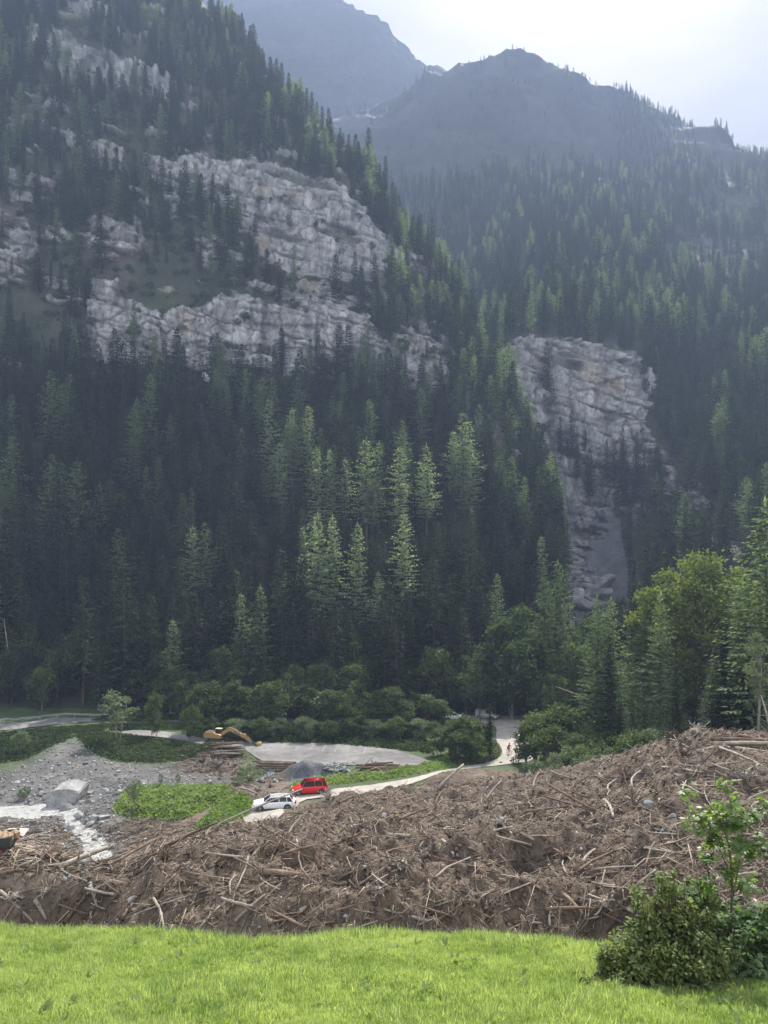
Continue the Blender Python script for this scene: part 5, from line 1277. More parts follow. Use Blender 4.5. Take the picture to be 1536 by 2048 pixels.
leafpatch('bank_plants', [tuple(p) for p in GREENBANK], 14000, .32, .5, L_bank_shade, 4)
leafpatch('bank_plants', [tuple(p) for p in DARKBANK], 12000, .32, .5, L_bank_shade, 5)
leafpatch('verge_plants', [tuple(p) for p in LOTGRASS], 8000, .28, .35, L_weed, 6)
leafpatch('undergrowth', [(-55, 141), (-55, 160), (10, 160), (10, 151.5), (-22, 151.5), (-40, 148)], 16000, .45, .9, L_bank_shade, 7)
leafpatch('undergrowth', [(-30, 129), (-10, 129), (6, 123), (8, 121), (7, 141), (-30, 147), (-32, 135)], 16000, .4, .6, L_bank_shade, 8)
leafpatch('undergrowth', [(20, 92), (44, 80), (70, 80), (80, 120), (42, 140), (30, 110)], 22000, .42, 1.0, L_broad, 9)
leafpatch('undergrowth', [(12, 158), (70, 150), (70, 172), (12, 172)], 12000, .5, 1.2, L_bank_shade, 10)

leafpatch('verge_plants', wpoly([(-60, 1476), (40, 1462), (150, 1452), (210, 1450), (205, 1466), (150, 1468), (60, 1468), (-20, 1472)]), 9000, .26, .3, L_bank_shade, 16)
leafpatch('verge_plants', wpoly([(200, 1447), (400, 1447), (400, 1458), (220, 1461)]), 6000, .28, .4, L_bank_shade, 17)
# meadow grass
def tuft(name, seed, n=16, h=.12, w=.0045, spread=.05):
    gg = np.random.default_rng(seed); a = gg.uniform(0, 6.28, n); r = spread * np.sqrt(gg.random(n)); o = np.stack([np.cos(a) * r, np.sin(a) * r, np.zeros(n)], 1)
    b = gg.uniform(0, 6.28, n); ln = h * gg.uniform(.5, 1.25, n); lean = gg.uniform(.1, .7, n)
    u1 = np.stack([np.cos(b) * lean * .35, np.sin(b) * lean * .35, np.ones(n)], 1) * (ln * .55)[:, None]; u2 = np.stack([np.cos(b) * lean * 1.3, np.sin(b) * lean * 1.3, 1 - .5 * lean], 1) * (ln * .5)[:, None]
    s = np.stack([-np.sin(b), np.cos(b), np.zeros(n)], 1) * w
    V = np.stack([o - s, o + s, o + u1 + s * .8, o + u1 - s * .8, o + u1 + u2], 1).reshape(-1, 3); k = (np.arange(n) * 5)[:, None]
    me = np_mesh(name, V, [k + np.array([0, 1, 2, 3]), k + np.array([3, 2, 4])]); me.materials.append(L_grass); return me
gp = []
def mz(x, y): return float(Hmeadow(CX + FPX * x / y, y))
for i, (nn, hh_, w_, sp) in enumerate(((26, .065, .0034, .07), (22, .105, .0036, .06), (13, .19, .0042, .04))):
    t_ = bpy.data.objects.new('grass_tuft', tuft('grass_tuft', i, nn, hh_, w_, sp)); COL.objects.link(t_); x, y = (-1.5 + i * .9, 9.2 + .2 * i); t_.location = (x, y, mz(x, y)); tag(t_, kind='stuff'); gp.append((t_,))
n = 105000
D = np.sqrt(g.uniform(6.0 ** 2, 17.2 ** 2, n)); px = g.uniform(-220, 1850, n); k = D < edge_D(px) + 1.4; px, D = px[k], D[k]; x = (px - CX) / FPX * D
dens = .75 + .5 * fbm(x * .8, D * .8, 0, 3, 700); k = g.random(len(px)) < dens; px, D, x = px[k], D[k], x[k]; n = len(px)
cl = fbm(x * 1.1, D * 1.1, 0, 3, 710); var = np.where(g.random(n) < .12 + .35 * sstep(.1, .5, cl), 1, 0); var = np.where(g.random(n) < .015 + .10 * sstep(.35, .6, cl) + .22 * sstep(.5, 0, edge_D(px) - D), 2, var)
scatter('meadow_grass', np.stack([x, D, Hmeadow(px, D) - .01], 1), g.uniform(0, 6.28, n), g.uniform(.7, 1.25, n) * (1 + .35 * cl), var, gp, tilt=g.normal(0, .12, (n, 2)))

# broad-leaved weeds between the grass
wv = g.uniform(0, 6.283, (900, 1)); px = g.uniform(-120, 1600, 140); Dm = np.sqrt(g.uniform(49, 180, 140)); okk = Dm < edge_D(px) - .2; px, Dm = px[okk], Dm[okk]; O_, U_, W_ = [], [], []
for a_, d_ in zip(px, Dm):
    cx_ = (a_ - CX) / FPX * d_; cz_ = float(Hmeadow(a_, d_)); s_ = g.uniform(.06, .13)
    for k in range(int(g.integers(6, 14))):
        an = g.uniform(0, 6.28); u = np.array([math.cos(an), math.sin(an), g.uniform(.2, .9)]) * s_ * g.uniform(.6, 1.3); O_.append([cx_ + g.normal(0, .03), d_ + g.normal(0, .03), cz_ + .03]); U_.append(u); W_.append(np.array([-math.sin(an), math.cos(an), 0]) * s_ * .22)
V, Fq = kites(np.array(O_), np.array(U_), np.array(W_)); o = link('meadow_weeds', np_mesh('meadow_weeds', V, Fq), L_weed); tag(o, kind='stuff')
# foreground shrub and sapling
def maple_leaf(name, s):
    pts = []
    for k in range(5):
        a = math.radians(90 + (k - 2) * 52); L = (1, .95, .6)[abs(k - 2)] if k != 2 else 1.1
        pts.append((math.cos(a) * L, math.sin(a) * L + .35))
        if k < 4: b = a + math.radians(26); pts.append((math.cos(b) * .52, math.sin(b) * .52 + .35))
    pts.append((0, 0)); bm = bmesh.new(); c = bm.verts.new((0, .38 * s, .0)); vs = [bm.verts.new((x * s * .6, y * s * .6, -.12 * s * (x * x + (y - .5) ** 2))) for x, y in pts]
    for i in range(len(vs)): bm.faces.new((c, vs[i], vs[(i + 1) % len(vs)]))
    me = bm_mesh(name, bm); me.materials.append(L_maple); return me
ML = maple_leaf('leaf', .115)
sap_px, sap_D = 1468, 10.7
def mp(px, D): return Vector(((px - CX) / FPX * D, D, float(Hmeadow(px, D))))
def foreground_leafy(name, cat, label, base, stems, leaf_n, leafsize, as_parts, lmat, seed, lump=None, wide=None):
    rt = empty(name, base, 0, label, cat); rr = random.Random(seed); bm = bmesh.new(); tips = []
    for pts, r in stems:
        pts = [Vector(p) for p in pts]; tube(bm, pts, [r * (1 - .8 * k / (len(pts) - 1)) for k in range(len(pts))], 5)
        for k in range(1, len(pts)):
            for _ in range(6 if k > 1 else 1):
                t = rr.random(); p = pts[k - 1].lerp(pts[k], t); a = rr.uniform(0, 6.28); L = rr.uniform(.15, .42); e = p + Vector((math.cos(a) * L, math.sin(a) * L, rr.uniform(.0, .25)))
                tube(bm, [p, e], [.006, .003], 3, cap=False); tips.append((p, e))
    link('stem', bm_mesh('stem', bm), M_bark, rt)
    return rt, tips, rr
H_ = (HY - 1592) / FPX * sap_D - mp(sap_px, sap_D).z
def cpt(px, py, D, base): return Vector(((px - CX) / FPX * D, D, (HY - py) / FPX * D)) - base
b0 = mp(1462, sap_D)
stems = [([cpt(1462,1960,10.7,b0), cpt(1462,1850,10.7,b0), cpt(1464,1760,10.7,b0), cpt(1458,1690,10.7,b0), cpt(1440,1640,10.7,b0), cpt(1410,1598,10.7,b0)], .022), ([cpt(1464,1800,10.7,b0), cpt(1478,1730,10.75,b0), cpt(1484,1670,10.75,b0), cpt(1488,1620,10.75,b0)], .014), ([cpt(1464,1760,10.7,b0), cpt(1440,1700,10.65,b0), cpt(1405,1655,10.6,b0)], .01)]
rt, tips, rr = foreground_leafy('sapling_tree', 'sapling', 'slender young maple with bright leaves rising from the foreground shrub', b0, stems, 0, 0, True, L_maple, 3)
tips = [t for t in tips if (t[1] + b0).z > (HY - 1790) / FPX * 10.7]
for k in range(290):
    p, e = rr.choice(tips); q = p.lerp(e, rr.uniform(.2, 1.3)) + Vector((rr.gauss(0, .06), rr.gauss(0, .06), rr.gauss(0, .06)))
    o = bpy.data.objects.new('leaf', ML); COL.objects.link(o); o.parent = rt; o.location = q; s = rr.uniform(.7, 1.3); o.scale = (s, s, s)
    o.rotation_euler = (rr.gauss(-.5, .6), rr.gauss(0, .5), rr.uniform(0, 6.28))
SAPT = [(np.array(p.lerp(e, 1.0)), .13) for p, e in tips]
# bushes
LM = np.array([(v.co.x, v.co.y, v.co.z) for v in ML.vertices]); LF = np.array([tuple(p.vertices) for p in ML.polygons])
oval = np.array([(0, 0, 0), (.022, .03, -.004), (.018, .065, -.006), (0, .085, 0), (-.018, .065, -.006), (-.022, .03, -.004)]); ovalF = np.array([(0, 1, 2), (0, 2, 3), (0, 3, 4), (0, 4, 5)])
def leaf_cloud(name, centres, n, shape, faces, scale, seed, parent, lm):
    gg = np.random.default_rng(seed); C_ = np.array([c for c, r in centres]); R_ = np.array([r for c, r in centres]); w = R_ ** 2; w /= w.sum()
    i = gg.choice(len(C_), n, p=w); v = gg.normal(0, 1, (n, 3)); v /= np.linalg.norm(v, axis=1, keepdims=True); rad = R_[i][:, None] * (gg.random((n, 1)) ** .35) * (1 + .12 * gg.normal(0, 1, (n, 1)))
    p = C_[i] + v * rad * np.array([1, 1, .9]); yaw = gg.uniform(0, 6.28, n); pit = gg.normal(-.35, .55, n); s = scale * gg.uniform(.6, 1.3, n)
    cyw, syw, cp, sp_ = np.cos(yaw), np.sin(yaw), np.cos(pit), np.sin(pit)
    X = shape[None, :, 0] * s[:, None]; Y = shape[None, :, 1] * s[:, None]; Zz = shape[None, :, 2] * s[:, None]
    Y2 = Y * cp[:, None] - Zz * sp_[:, None]; Z2 = Y * sp_[:, None] + Zz * cp[:, None]
    V = np.stack([X * cyw[:, None] - Y2 * syw[:, None], X * syw[:, None] + Y2 * cyw[:, None], Z2], -1) + p[:, None]
    F = (np.arange(n) * len(shape))[:, None, None] + faces[None]
    return link(name, np_mesh(name, V.reshape(-1, 3), F.reshape(-1, 3)), lm, parent)
leaf_cloud('foliage', SAPT, 430, LM, LF, 1.1, 21, rt, L_maple)
def blob(px, py, D, r, base): return (np.array(cpt(px, py, D, base)), r)
def bush(label, base_px, D, blobs, n, shape, faces, scale, seed, lm, name='shrub', cat='shrub', nst=14):
    b = mp(base_px, D); rt = empty(name, b, 0, label, cat, 'foreground shrubs'); rr = random.Random(seed); bm = bmesh.new(); cs = []
    blobs = [(a_, b_, c_ + rr.gauss(0, .08), r_ * rr.uniform(.55, .8)) for a_, b_, c_, r_ in blobs] + [(a_ + rr.gauss(0, 1) * r_ * 85, b_ - abs(rr.gauss(0, 1)) * r_ * 80, c_ + rr.gauss(0, .1), r_ * rr.uniform(.17, .36)) for a_, b_, c_, r_ in blobs for _ in range(4)]
    for px, py, dd, r in blobs:
        c = blob(px, py, D + dd, r, b); cs.append(c)
        for _ in range(3):
            e = Vector(c[0]) + Vector((rr.gauss(0, r * .4), rr.gauss(0, r * .4), rr.gauss(r * .3, r * .3))); s0 = Vector((e.x * .55 + rr.gauss(0, .1), e.y * .5, -.05)); s0.z = mz(b.x + s0.x, b.y + s0.y) - b.z - .03
            tube(bm, [s0, s0.lerp(e, .5) + Vector((0, 0, .05)), e], [.012, .008, .003], 4, cap=False)
    link('stem', bm_mesh('stem', bm), M_bark, rt); leaf_cloud('foliage', cs, n, shape, faces, scale, seed, rt, lm); return rt
L_bush = leaf_mat('bush_leaves', (0.09, 0.13, 0.045), (0.26, 0.30, 0.11), 0.5, (1.35, 1.4, 0.6), 2.0, 0.6, 0.02)
L_mapleD = leaf_mat('lower_maple_leaves', (0.08, 0.14, 0.06), (0.18, 0.25, 0.11), 0.5, (1.3, 1.4, 0.6), 1.5, 0.6, 0.02)
bush('rounded dark oval-leaved bush at the lower right of the meadow', 1320, 10.3, [(1260,1905,0,.42),(1230,1945,-.1,.30),(1300,1860,.1,.42),(1330,1920,-.3,.48),(1290,1950,-.3,.36),(1360,1850,.2,.42),(1385,1910,-.2,.45),(1330,1815,.3,.34),(1350,1780,.3,.2),(1300,1820,.2,.26),(1215,1920,0,.2),(1400,1850,.1,.35),(1375,1960,-.4,.34),(1425,1930,-.2,.35),(1260,1960,-.3,.3),(1320,1975,-.4,.3),(1390,1985,-.4,.3)], 13000, oval, ovalF, .78, 11, L_bush)
bush('maple shrub with lobed leaves around the foot of the sapling', 1470, 10.7, [(1380,1790,.3,.22),(1410,1775,.3,.26),(1430,1830,.2,.34),(1480,1840,.3,.40),(1525,1860,.2,.45),(1460,1905,-.1,.42),(1510,1930,-.2,.45),(1560,1900,0,.5),(1430,1960,-.4,.30),(1480,1975,-.4,.32),(1540,1980,-.5,.36),(1400,1815,.2,.25),(1500,1990,-.4,.3),(1450,1990,-.4,.25),(1545,1990,-.4,.35)], 5200, LM, LF, .88, 12, L_mapleD)
bush('low grey-green weeds at the left foot of the dark bush', 1180, 10.4, [(1205,1950,0,.16),(1170,1968,-.2,.12),(1230,1965,-.2,.15),(1150,1955,0,.09)], 700, oval, ovalF, .7, 13, L_mapleD, 'weed_clump', 'weeds')
bush('small leafy plant on the meadow edge below the debris hollow', 1050, 12.9, [(1035,1890,.1,.14),(1070,1893,.1,.16),(1095,1898,0,.10)], 500, oval, ovalF, .7, 14, L_mapleD, 'weed_clump', 'weeds')
# ---------------------------------------------------------------- vehicles and people
def paint(name, c, rough=.35, metallic=0.0, spec=.5):
    m, nt, out = mat(name); b = N(nt, 'ShaderNodeBsdfPrincipled'); f, _ = noise_fac(nt, 3.0, .9, 1.05, detail=4)
    a = N(nt, 'ShaderNodeRGB'); a.outputs[0].default_value = (*c, 1); nt.links.new(mul_color(nt, a.outputs[0], f), b.inputs['Base Color'])
    b.inputs['Roughness'].default_value = rough; b.inputs['Metallic'].default_value = metallic; b.inputs['Specular IOR Level'].default_value = spec
    nt.links.new(b.outputs[0], out.inputs['Surface']); return m
P_white = paint('white_car_paint', (.72, .73, .75)); P_red = paint('red_car_paint', (.55, .02, .02), .3); P_dark = paint('dark_grey_car_paint', (.06, .065, .07))
P_silver = paint('silver_car_paint', (.42, .44, .42), .35, .3); P_glass = paint('tinted_glass', (.02, .025, .03), .08, 0, .8); P_tyre = paint('black_rubber', (.02, .02, .02), .8)
P_rim = paint('alloy_rim', (.38, .38, .39), .35, .6); P_lamp = paint('headlight_glass', (.6, .62, .62), .15); P_tail = paint('red_lamp', (.5, .02, .02), .25); P_black = paint('black_plastic', (.03, .03, .03), .6)
P_yel = paint('digger_yellow', (.30, .19, .06), .6); P_steel = paint('dark_worn_steel', (.07, .065, .06), .5, .4); P_orange = paint('orange_lamp', (.8, .3, .03), .3)

def car(name, label, cat, loc, rz, pm, L=4.6, W=1.84, Hc=1.46, zb=.28, belt=.92, bonnet=.95, wsx=.24, rsx=.93, roof0=.40, roof1=.86, rear_over=.02, group=None, van=False):
    """nose towards +x; origin on the ground under the middle"""
    rt = empty(name, loc, rz, label, cat, group); hw = W / 2
    xs = [0, .02, .06, .14, wsx, .32, .5, .7, .85, .95, .985, 1.0]
    top = {0: .50, .02: .66, .06: .74, .14: .82, wsx: belt - .0}
    bm = bmesh.new(); rings = []
    for t in xs:
        x = L / 2 - t * L; zt = np.interp(t, [0, .02, .06, .14, wsx, .5, .9, .985, 1], [.55, .70, .80, .88 * bonnet + .02, belt, belt + .02, belt + .04, belt, belt - .12])
        w = hw * np.interp(t, [0, .03, .1, .2, .8, .95, 1], [.78, .90, .97, 1, 1, .95, .86]); b0 = np.interp(t, [0, .05, .1, .9, 1], [.34, zb, zb * .85, zb * .85, .38])
        sec = [(-w * .9, b0), (-w, b0 + .12), (-w * 1.0, (b0 + zt) / 2 + .05), (-w * .97, zt - .08), (-w * .88, zt), (0, zt + .03), (w * .88, zt), (w * .97, zt - .08), (w, (b0 + zt) / 2 + .05), (w, b0 + .12), (w * .9, b0)]
        rings.append([bm.verts.new((x, y, z)) for y, z in sec])
    for a, b in zip(rings, rings[1:]):
        for k in range(len(a) - 1): bm.faces.new((a[k], a[k + 1], b[k + 1], b[k]))
        bm.faces.new((a[-1], a[0], b[0], b[-1]))
    bm.faces.new(rings[0]); bm.faces.new(list(reversed(rings[-1])))
    link('body', bm_mesh('body', bm, True), pm, rt)
    # glasshouse
    gx = [wsx, roof0, (roof0 + roof1) / 2, roof1, rsx]; zz = [belt, Hc - .05, Hc, Hc - .04, belt + .06]; gw = [.90, .76, .77, .74, .82]
    def house(bm, inset, zoff, idx=None):
        rr_ = []
        for t, z, w in zip(gx, zz, gw):
            x = L / 2 - t * L; lo = belt - .03
            rr_.append([bm.verts.new(v) for v in ((x, -hw * .90 + inset, lo), (x, -hw * w + inset, max(z + zoff, lo + .01)), (x, hw * w - inset, max(z + zoff, lo + .01)), (x, hw * .90 - inset, lo))])
        for a, b in zip(rr_, rr_[1:]):
            for k in range(3): bm.faces.new((a[k], a[k + 1], b[k + 1], b[k]))
        bm.faces.new(rr_[0]); bm.faces.new(list(reversed(rr_[-1])))
    bm = bmesh.new(); house(bm, 0, -.03); link('windows', bm_mesh('windows', bm), P_glass, rt)
    bm = bmesh.new()      # roof skin
    r_ = []
    for t, z, w in list(zip(gx, zz, gw))[1:4]:
        x = L / 2 - t * L; r_.append([bm.verts.new(v) for v in ((x, -hw * w - .02, z - .07), (x, -hw * w * .93, z + .0), (x, 0, z + .035), (x, hw * w * .93, z), (x, hw * w + .02, z - .07))])
    for a, b in zip(r_, r_[1:]):
        for k in range(4): bm.faces.new((a[k], a[k + 1], b[k + 1], b[k]))
    bmesh.ops.solidify(bm, geom=list(bm.faces), thickness=.03); link('roof', bm_mesh('roof', bm, True), pm, rt)
    bm = bmesh.new()      # pillars
    for s in (-1, 1):
        pil = [(wsx + .01, belt, roof0, Hc - .04)] + [(t, belt, t - .005, Hc - .03) for t in ((roof0 + roof1) / 2 - .02, )] + [(rsx - .005, belt + .05, roof1, Hc - .05)] + ([(roof1 - .07, belt, roof1 - .08, Hc - .04)] if not van else [(t, belt, t, Hc - .03) for t in (.55, .7)])
        for t0, z0, t1, z1 in pil:
            w1 = np.interp(t1, gx, gw)
            tube(bm, [(L / 2 - t0 * L, s * (hw * .905), z0 - .03), (L / 2 - t1 * L, s * (hw * w1 + .01), z1)], [.05, .045], 4)
    link('pillars', bm_mesh('pillars', bm), pm, rt)
    if van:
        bm = bmesh.new(); x0, x1 = L / 2 - .98 * L, L / 2 - .5 * L
        for s in (-1, 1): prism(bm, [(x0, belt), (x1, belt), (x1 + .1, Hc - .08), (x0 + .12, Hc - .08)], s * hw * .9 - .02, s * hw * .86 + .02)
        link('side_panel', bm_mesh('side_panel', bm), pm, rt)
    for sx in (.175, .80):
        for s in (-1, 1):
            w = bpy.data.objects.new('wheel', None); COL.objects.link(w); w.parent = rt; w.location = (L / 2 - sx * L, s * (hw - .1), .33)
            bm = bmesh.new(); M = Matrix.Rotation(R(90), 4, 'X'); bmesh.ops.create_cone(bm, cap_ends=True, segments=20, radius1=.33, radius2=.33, depth=.22, matrix=M)
            bmesh.ops.bevel(bm, geom=[e for e in bm.edges if abs(e.verts[0].co.y - e.verts[1].co.y) < .01], offset=.03, segments=1, affect='EDGES'); link('tyre', bm_mesh('tyre', bm, False), P_tyre, w)
            bm = bmesh.new()
            for k in range(5): prism(bm, [(math.cos(a) * r, math.sin(a) * r) for a, r in ((k * 1.2566 - .18, .05), (k * 1.2566 - .22, .215), (k * 1.2566 + .22, .215), (k * 1.2566 + .18, .05))], s * .10, s * .128)
            bmesh.ops.create_cone(bm, cap_ends=True, segments=12, radius1=.07, radius2=.07, depth=.04, matrix=Matrix.Translation((0, s * .115, 0)) @ M); link('rim', bm_mesh('rim', bm), P_rim, w)
            bm = bmesh.new()      # wheel arch
            prism(bm, [(math.cos(a) * .40, math.sin(a) * .40) for a in [R(x) for x in range(-10, 191, 20)]], s * .09, s * .112)
            o = link('wheel_arch', bm_mesh('wheel_arch', bm), P_black, rt); o.location = (L / 2 - sx * L, s * (hw - .1), .33)
    for s in (-1, 1):
        bm = bmesh.new(); box(bm, (L / 2 - .05 * L, s * hw * .72 - .16, .60), (L / 2 - .005 * L, s * hw * .72 + .16, .75), bevel=.03); link('headlight', bm_mesh('headlight', bm), P_lamp, rt)
        bm = bmesh.new(); box(bm, (-L / 2 - .01, s * hw * .80 - .08, .72), (-L / 2 + .16, s * hw * .80 + .12, belt + .12), bevel=.03); link('taillight', bm_mesh('taillight', bm), P_tail, rt)
        bm = bmesh.new(); box(bm, (L / 2 - (wsx + .07) * L, s * (hw + .05) - .08, belt), (L / 2 - (wsx + .04) * L, s * (hw + .05) + .08, belt + .13), bevel=.03); link('wing_mirror', bm_mesh('wing_mirror', bm), pm, rt)
        bm = bmesh.new()
        for t in ((roof0 + roof1) / 2 - .02, (roof0 + roof1) / 2 + .15): box(bm, (L / 2 - t * L, s * hw * 1.0 - .006, .82), (L / 2 - t * L + .16, s * hw * 1.0 + .03 * s, .86))
        link('door_handles', bm_mesh('door_handles', bm), pm, rt)
        bm = bmesh.new()
        for t in (wsx + .05, (roof0 + roof1) / 2, (roof0 + roof1) / 2 + .19): box(bm, (L / 2 - t * L - .008, s * (hw * 1.0) - .012, .36), (L / 2 - t * L + .008, s * (hw * 1.0) + .004, belt - .1))
        link('door_seams', bm_mesh('door_seams', bm), P_black, rt)
    bm = bmesh.new(); box(bm, (L / 2 - .02, -.45, .48), (L / 2 + .01, .45, .62), bevel=.02); link('grille', bm_mesh('grille', bm), P_black, rt)
    bm = bmesh.new(); box(bm, (L / 2 + .0, -.26, .38), (L / 2 + .02, .26, .48)); link('number_plate', bm_mesh('number_plate', bm), P_lamp, rt)
    return rt
def gpos(px, D, dz=0.10): v = at(px, D); v.z += dz; return v
car('parked_car', 'white estate car parked on the gravel road below the debris edge', 'car', gpos(549, 81.5), R(187), P_white, L=4.65, W=1.86, Hc=1.48)
car('parked_car', 'bright red compact high-roofed car parked behind the white estate', 'car', gpos(619, 88), R(191), P_red, L=4.2, W=1.74, Hc=1.66, belt=1.0, wsx=.25, roof0=.38, roof1=.92, rsx=.985)
car('parked_van', 'silver white van parked at the far edge of the car park', 'van', gpos(974, 151), R(-28), P_silver, L=4.6, W=1.9, Hc=1.95, belt=1.12, wsx=.17, roof0=.27, roof1=.95, rsx=.99, van=True)
car('parked_car', 'dark car with a pale rear parked at the forest edge', 'car', gpos(1066, 152), R(200), P_dark, L=4.3, Hc=1.5)
car('parked_car', 'small white car half hidden by the alder thicket', 'car', gpos(1052, 131), R(186), P_white, L=3.9, W=1.7, Hc=1.48)
car('parked_car', 'red car glimpsed behind the alders by the upper road', 'car', gpos(846, 149), R(5), P_red, L=4.2, Hc=1.5)
car('parked_car', 'white car glimpsed between trunks of the alder row', 'car', gpos(836, 143), R(3), P_white, L=4.3, Hc=1.5)
car('parked_car', 'white car roof just left of the silver van', 'car', gpos(906, 150), R(8), P_white, L=4.2, Hc=1.45)

# excavator
def excavator(loc, rz):
    rt = empty('excavator', loc, rz, 'yellow tracked excavator with its arm lowered onto the log heap', 'excavator')
    for s in (-1, 1):
        bm = bmesh.new(); n = 12; pts = [(-1.7 + math.cos(a) * .42, .42 + math.sin(a) * .42) for a in [R(90 + 180 * k / 6) for k in range(7)]] + [(1.7 + math.cos(a) * .42, .42 + math.sin(a) * .42) for a in [R(-90 + 180 * k / 6) for k in range(7)]]
        prism(bm, pts, s * 1.2 - .28, s * 1.2 + .28); tr = link('track', bm_mesh('track', bm), P_steel, rt)
        bm = bmesh.new()
        for k in range(9): box(bm, (-1.8 + k * .45 - .13, s * 1.2 - .31, .84), (-1.8 + k * .45 + .13, s * 1.2 + .31, .90))
        for k in range(5): bmesh.ops.create_cone(bm, cap_ends=True, segments=10, radius1=.2, radius2=.2, depth=.64, matrix=Matrix.Translation((-1.4 + k * .7, s * 1.2, .32)) @ Matrix.Rotation(R(90), 4, 'X'))
        link('track_pads', bm_mesh('track_pads', bm), P_steel, tr)
    bm = bmesh.new(); box(bm, (-.9, -.8, .5), (.9, .8, 1.15)); link('undercarriage', bm_mesh('undercarriage', bm), P_black, rt)
    bm = bmesh.new(); prism(bm, [(-2.5, 1.25), (-2.65, 1.6), (-2.6, 2.35), (-2.2, 2.55), (-.3, 2.5), (-.1, 2.2), (.9, 2.1), (1.4, 1.9), (1.4, 1.2)], -1.25, -.35); bmesh.ops.bevel(bm, geom=list(bm.edges), offset=.05, segments=2, affect='EDGES')
    prism(bm, [(-2.5, 1.25), (-2.65, 1.6), (-2.6, 2.35), (-2.2, 2.5), (-.6, 2.45), (-.55, 1.2)], -.36, 1.25); link('body', bm_mesh('body', bm), P_yel, rt)
    bm = bmesh.new(); box(bm, (-1.9, -.9, 2.52), (-.7, .8, 2.60)); link('engine_cover', bm_mesh('engine_cover', bm), P_black, rt)
    bm = bmesh.new(); prism(bm, [(-.5, 1.25), (-.5, 2.95), (.75, 2.95), (1.25, 2.2), (1.25, 1.25)], .35, 1.25); cab = link('cab', bm_mesh('cab', bm), P_glass, rt)
    bm = bmesh.new()
    for y in (.35, 1.25):
        for a, b in (((-.5, 1.25), (-.5, 2.95)), ((.75, 2.95), (1.25, 2.2)), ((1.25, 2.2), (1.25, 1.25)), ((.3, 1.25), (.3, 2.95)), ((-.5, 2.95), (.75, 2.95))): tube(bm, [(a[0], y, a[1]), (b[0], y, b[1])], .05, 4)
    link('cab_frame', bm_mesh('cab_frame', bm), P_black, cab)
    bm = bmesh.new(); box(bm, (-.6, .28, 2.96), (.85, 1.32, 3.06), bevel=.03); link('cab_roof', bm_mesh('cab_roof', bm), paint('pale_yellow_roof', (.62, .58, .38)), cab)
    J = [(.9, 1.9), (3.1, 3.15), (4.4, 2.7), (6.2, 1.5)]      # boom
    bm = bmesh.new(); prism(bm, [(.7, 1.7), (1.0, 2.25), (2.7, 3.5), (3.3, 3.55), (4.6, 3.05), (6.5, 1.85), (6.6, 1.5), (6.3, 1.35), (4.4, 2.35), (3.2, 2.8), (2.8, 2.75), (1.4, 1.7)], -.28, .22); bmesh.ops.bevel(bm, geom=list(bm.edges), offset=.04, segments=1, affect='EDGES')
    boom = link('boom', bm_mesh('boom', bm), P_yel, rt)
    bm = bmesh.new(); prism(bm, [(4.35, 2.95), (5.45, 2.33), (5.3, 2.05), (4.2, 2.62)], -.30, -.285); link('badge', bm_mesh('badge', bm), P_black, boom)
    fc = bpy.data.curves.new('lettering', 'FONT'); fc.body = 'CAT'; fc.size = .42; fc.extrude = .01; fc.align_x = 'CENTER'; fc.align_y = 'CENTER'
    tmp = bpy.data.objects.new('tmp', fc); me = bpy.data.meshes.new_from_object(tmp); bpy.data.objects.remove(tmp); me.materials.clear()
    fo = link('lettering', me, P_lamp, boom); fo.location = (4.83, -.315, 2.49); fo.rotation_euler = (R(90), R(28.5), 0)
    bm = bmesh.new(); prism(bm, [(5.9, 2.3), (6.5, 2.35), (7.0, 1.9), (8.3, .55), (8.1, .3), (6.6, 1.2), (6.1, 1.6)], -.2, .16); bmesh.ops.bevel(bm, geom=list(bm.edges), offset=.04, segments=1, affect='EDGES'); link('stick', bm_mesh('stick', bm), P_yel, rt)
    bm = bmesh.new(); tube(bm, [(1.2, -.05, 1.5), (3.0, -.05, 2.75)], [.11, .08], 8); tube(bm, [(3.2, 0, 3.6), (5.9, 0, 2.45)], [.12, .07], 8); tube(bm, [(6.8, 0, 2.15), (8.5, 0, .8)], [.09, .06], 8); link('hydraulic_cylinders', bm_mesh('hydraulic_cylinders', bm), P_steel, rt)
    bm = bmesh.new(); tube(bm, [(8.2, 0, .45), (8.9, 0, .15), (9.4, 0, .3)], [.18, .2, .15], 6); link('coupler', bm_mesh('coupler', bm), P_steel, rt)
    bm = bmesh.new(); prism(bm, [(9.2, .55), (10.0, .75), (10.25, .3), (10.1, -.25), (9.6, -.5), (9.2, -.35), (9.45, -.1), (9.75, .1), (9.5, .3)], -.65, .65); bmesh.ops.bevel(bm, geom=list(bm.edges), offset=.03, segments=1, affect='EDGES')
    for k in range(4): box(bm, (9.0, -.6 + k * .35, -.45), (9.3, -.45 + k * .35, -.37))
    link('bucket', bm_mesh('bucket', bm), paint('worn_yellow_bucket', (.42, .27, .10), .6), rt)
e0 = gpos(434, 128.5); excavator(e0, R(-12)); bpy.data.objects['excavator'].scale = (.78, .78, .78)

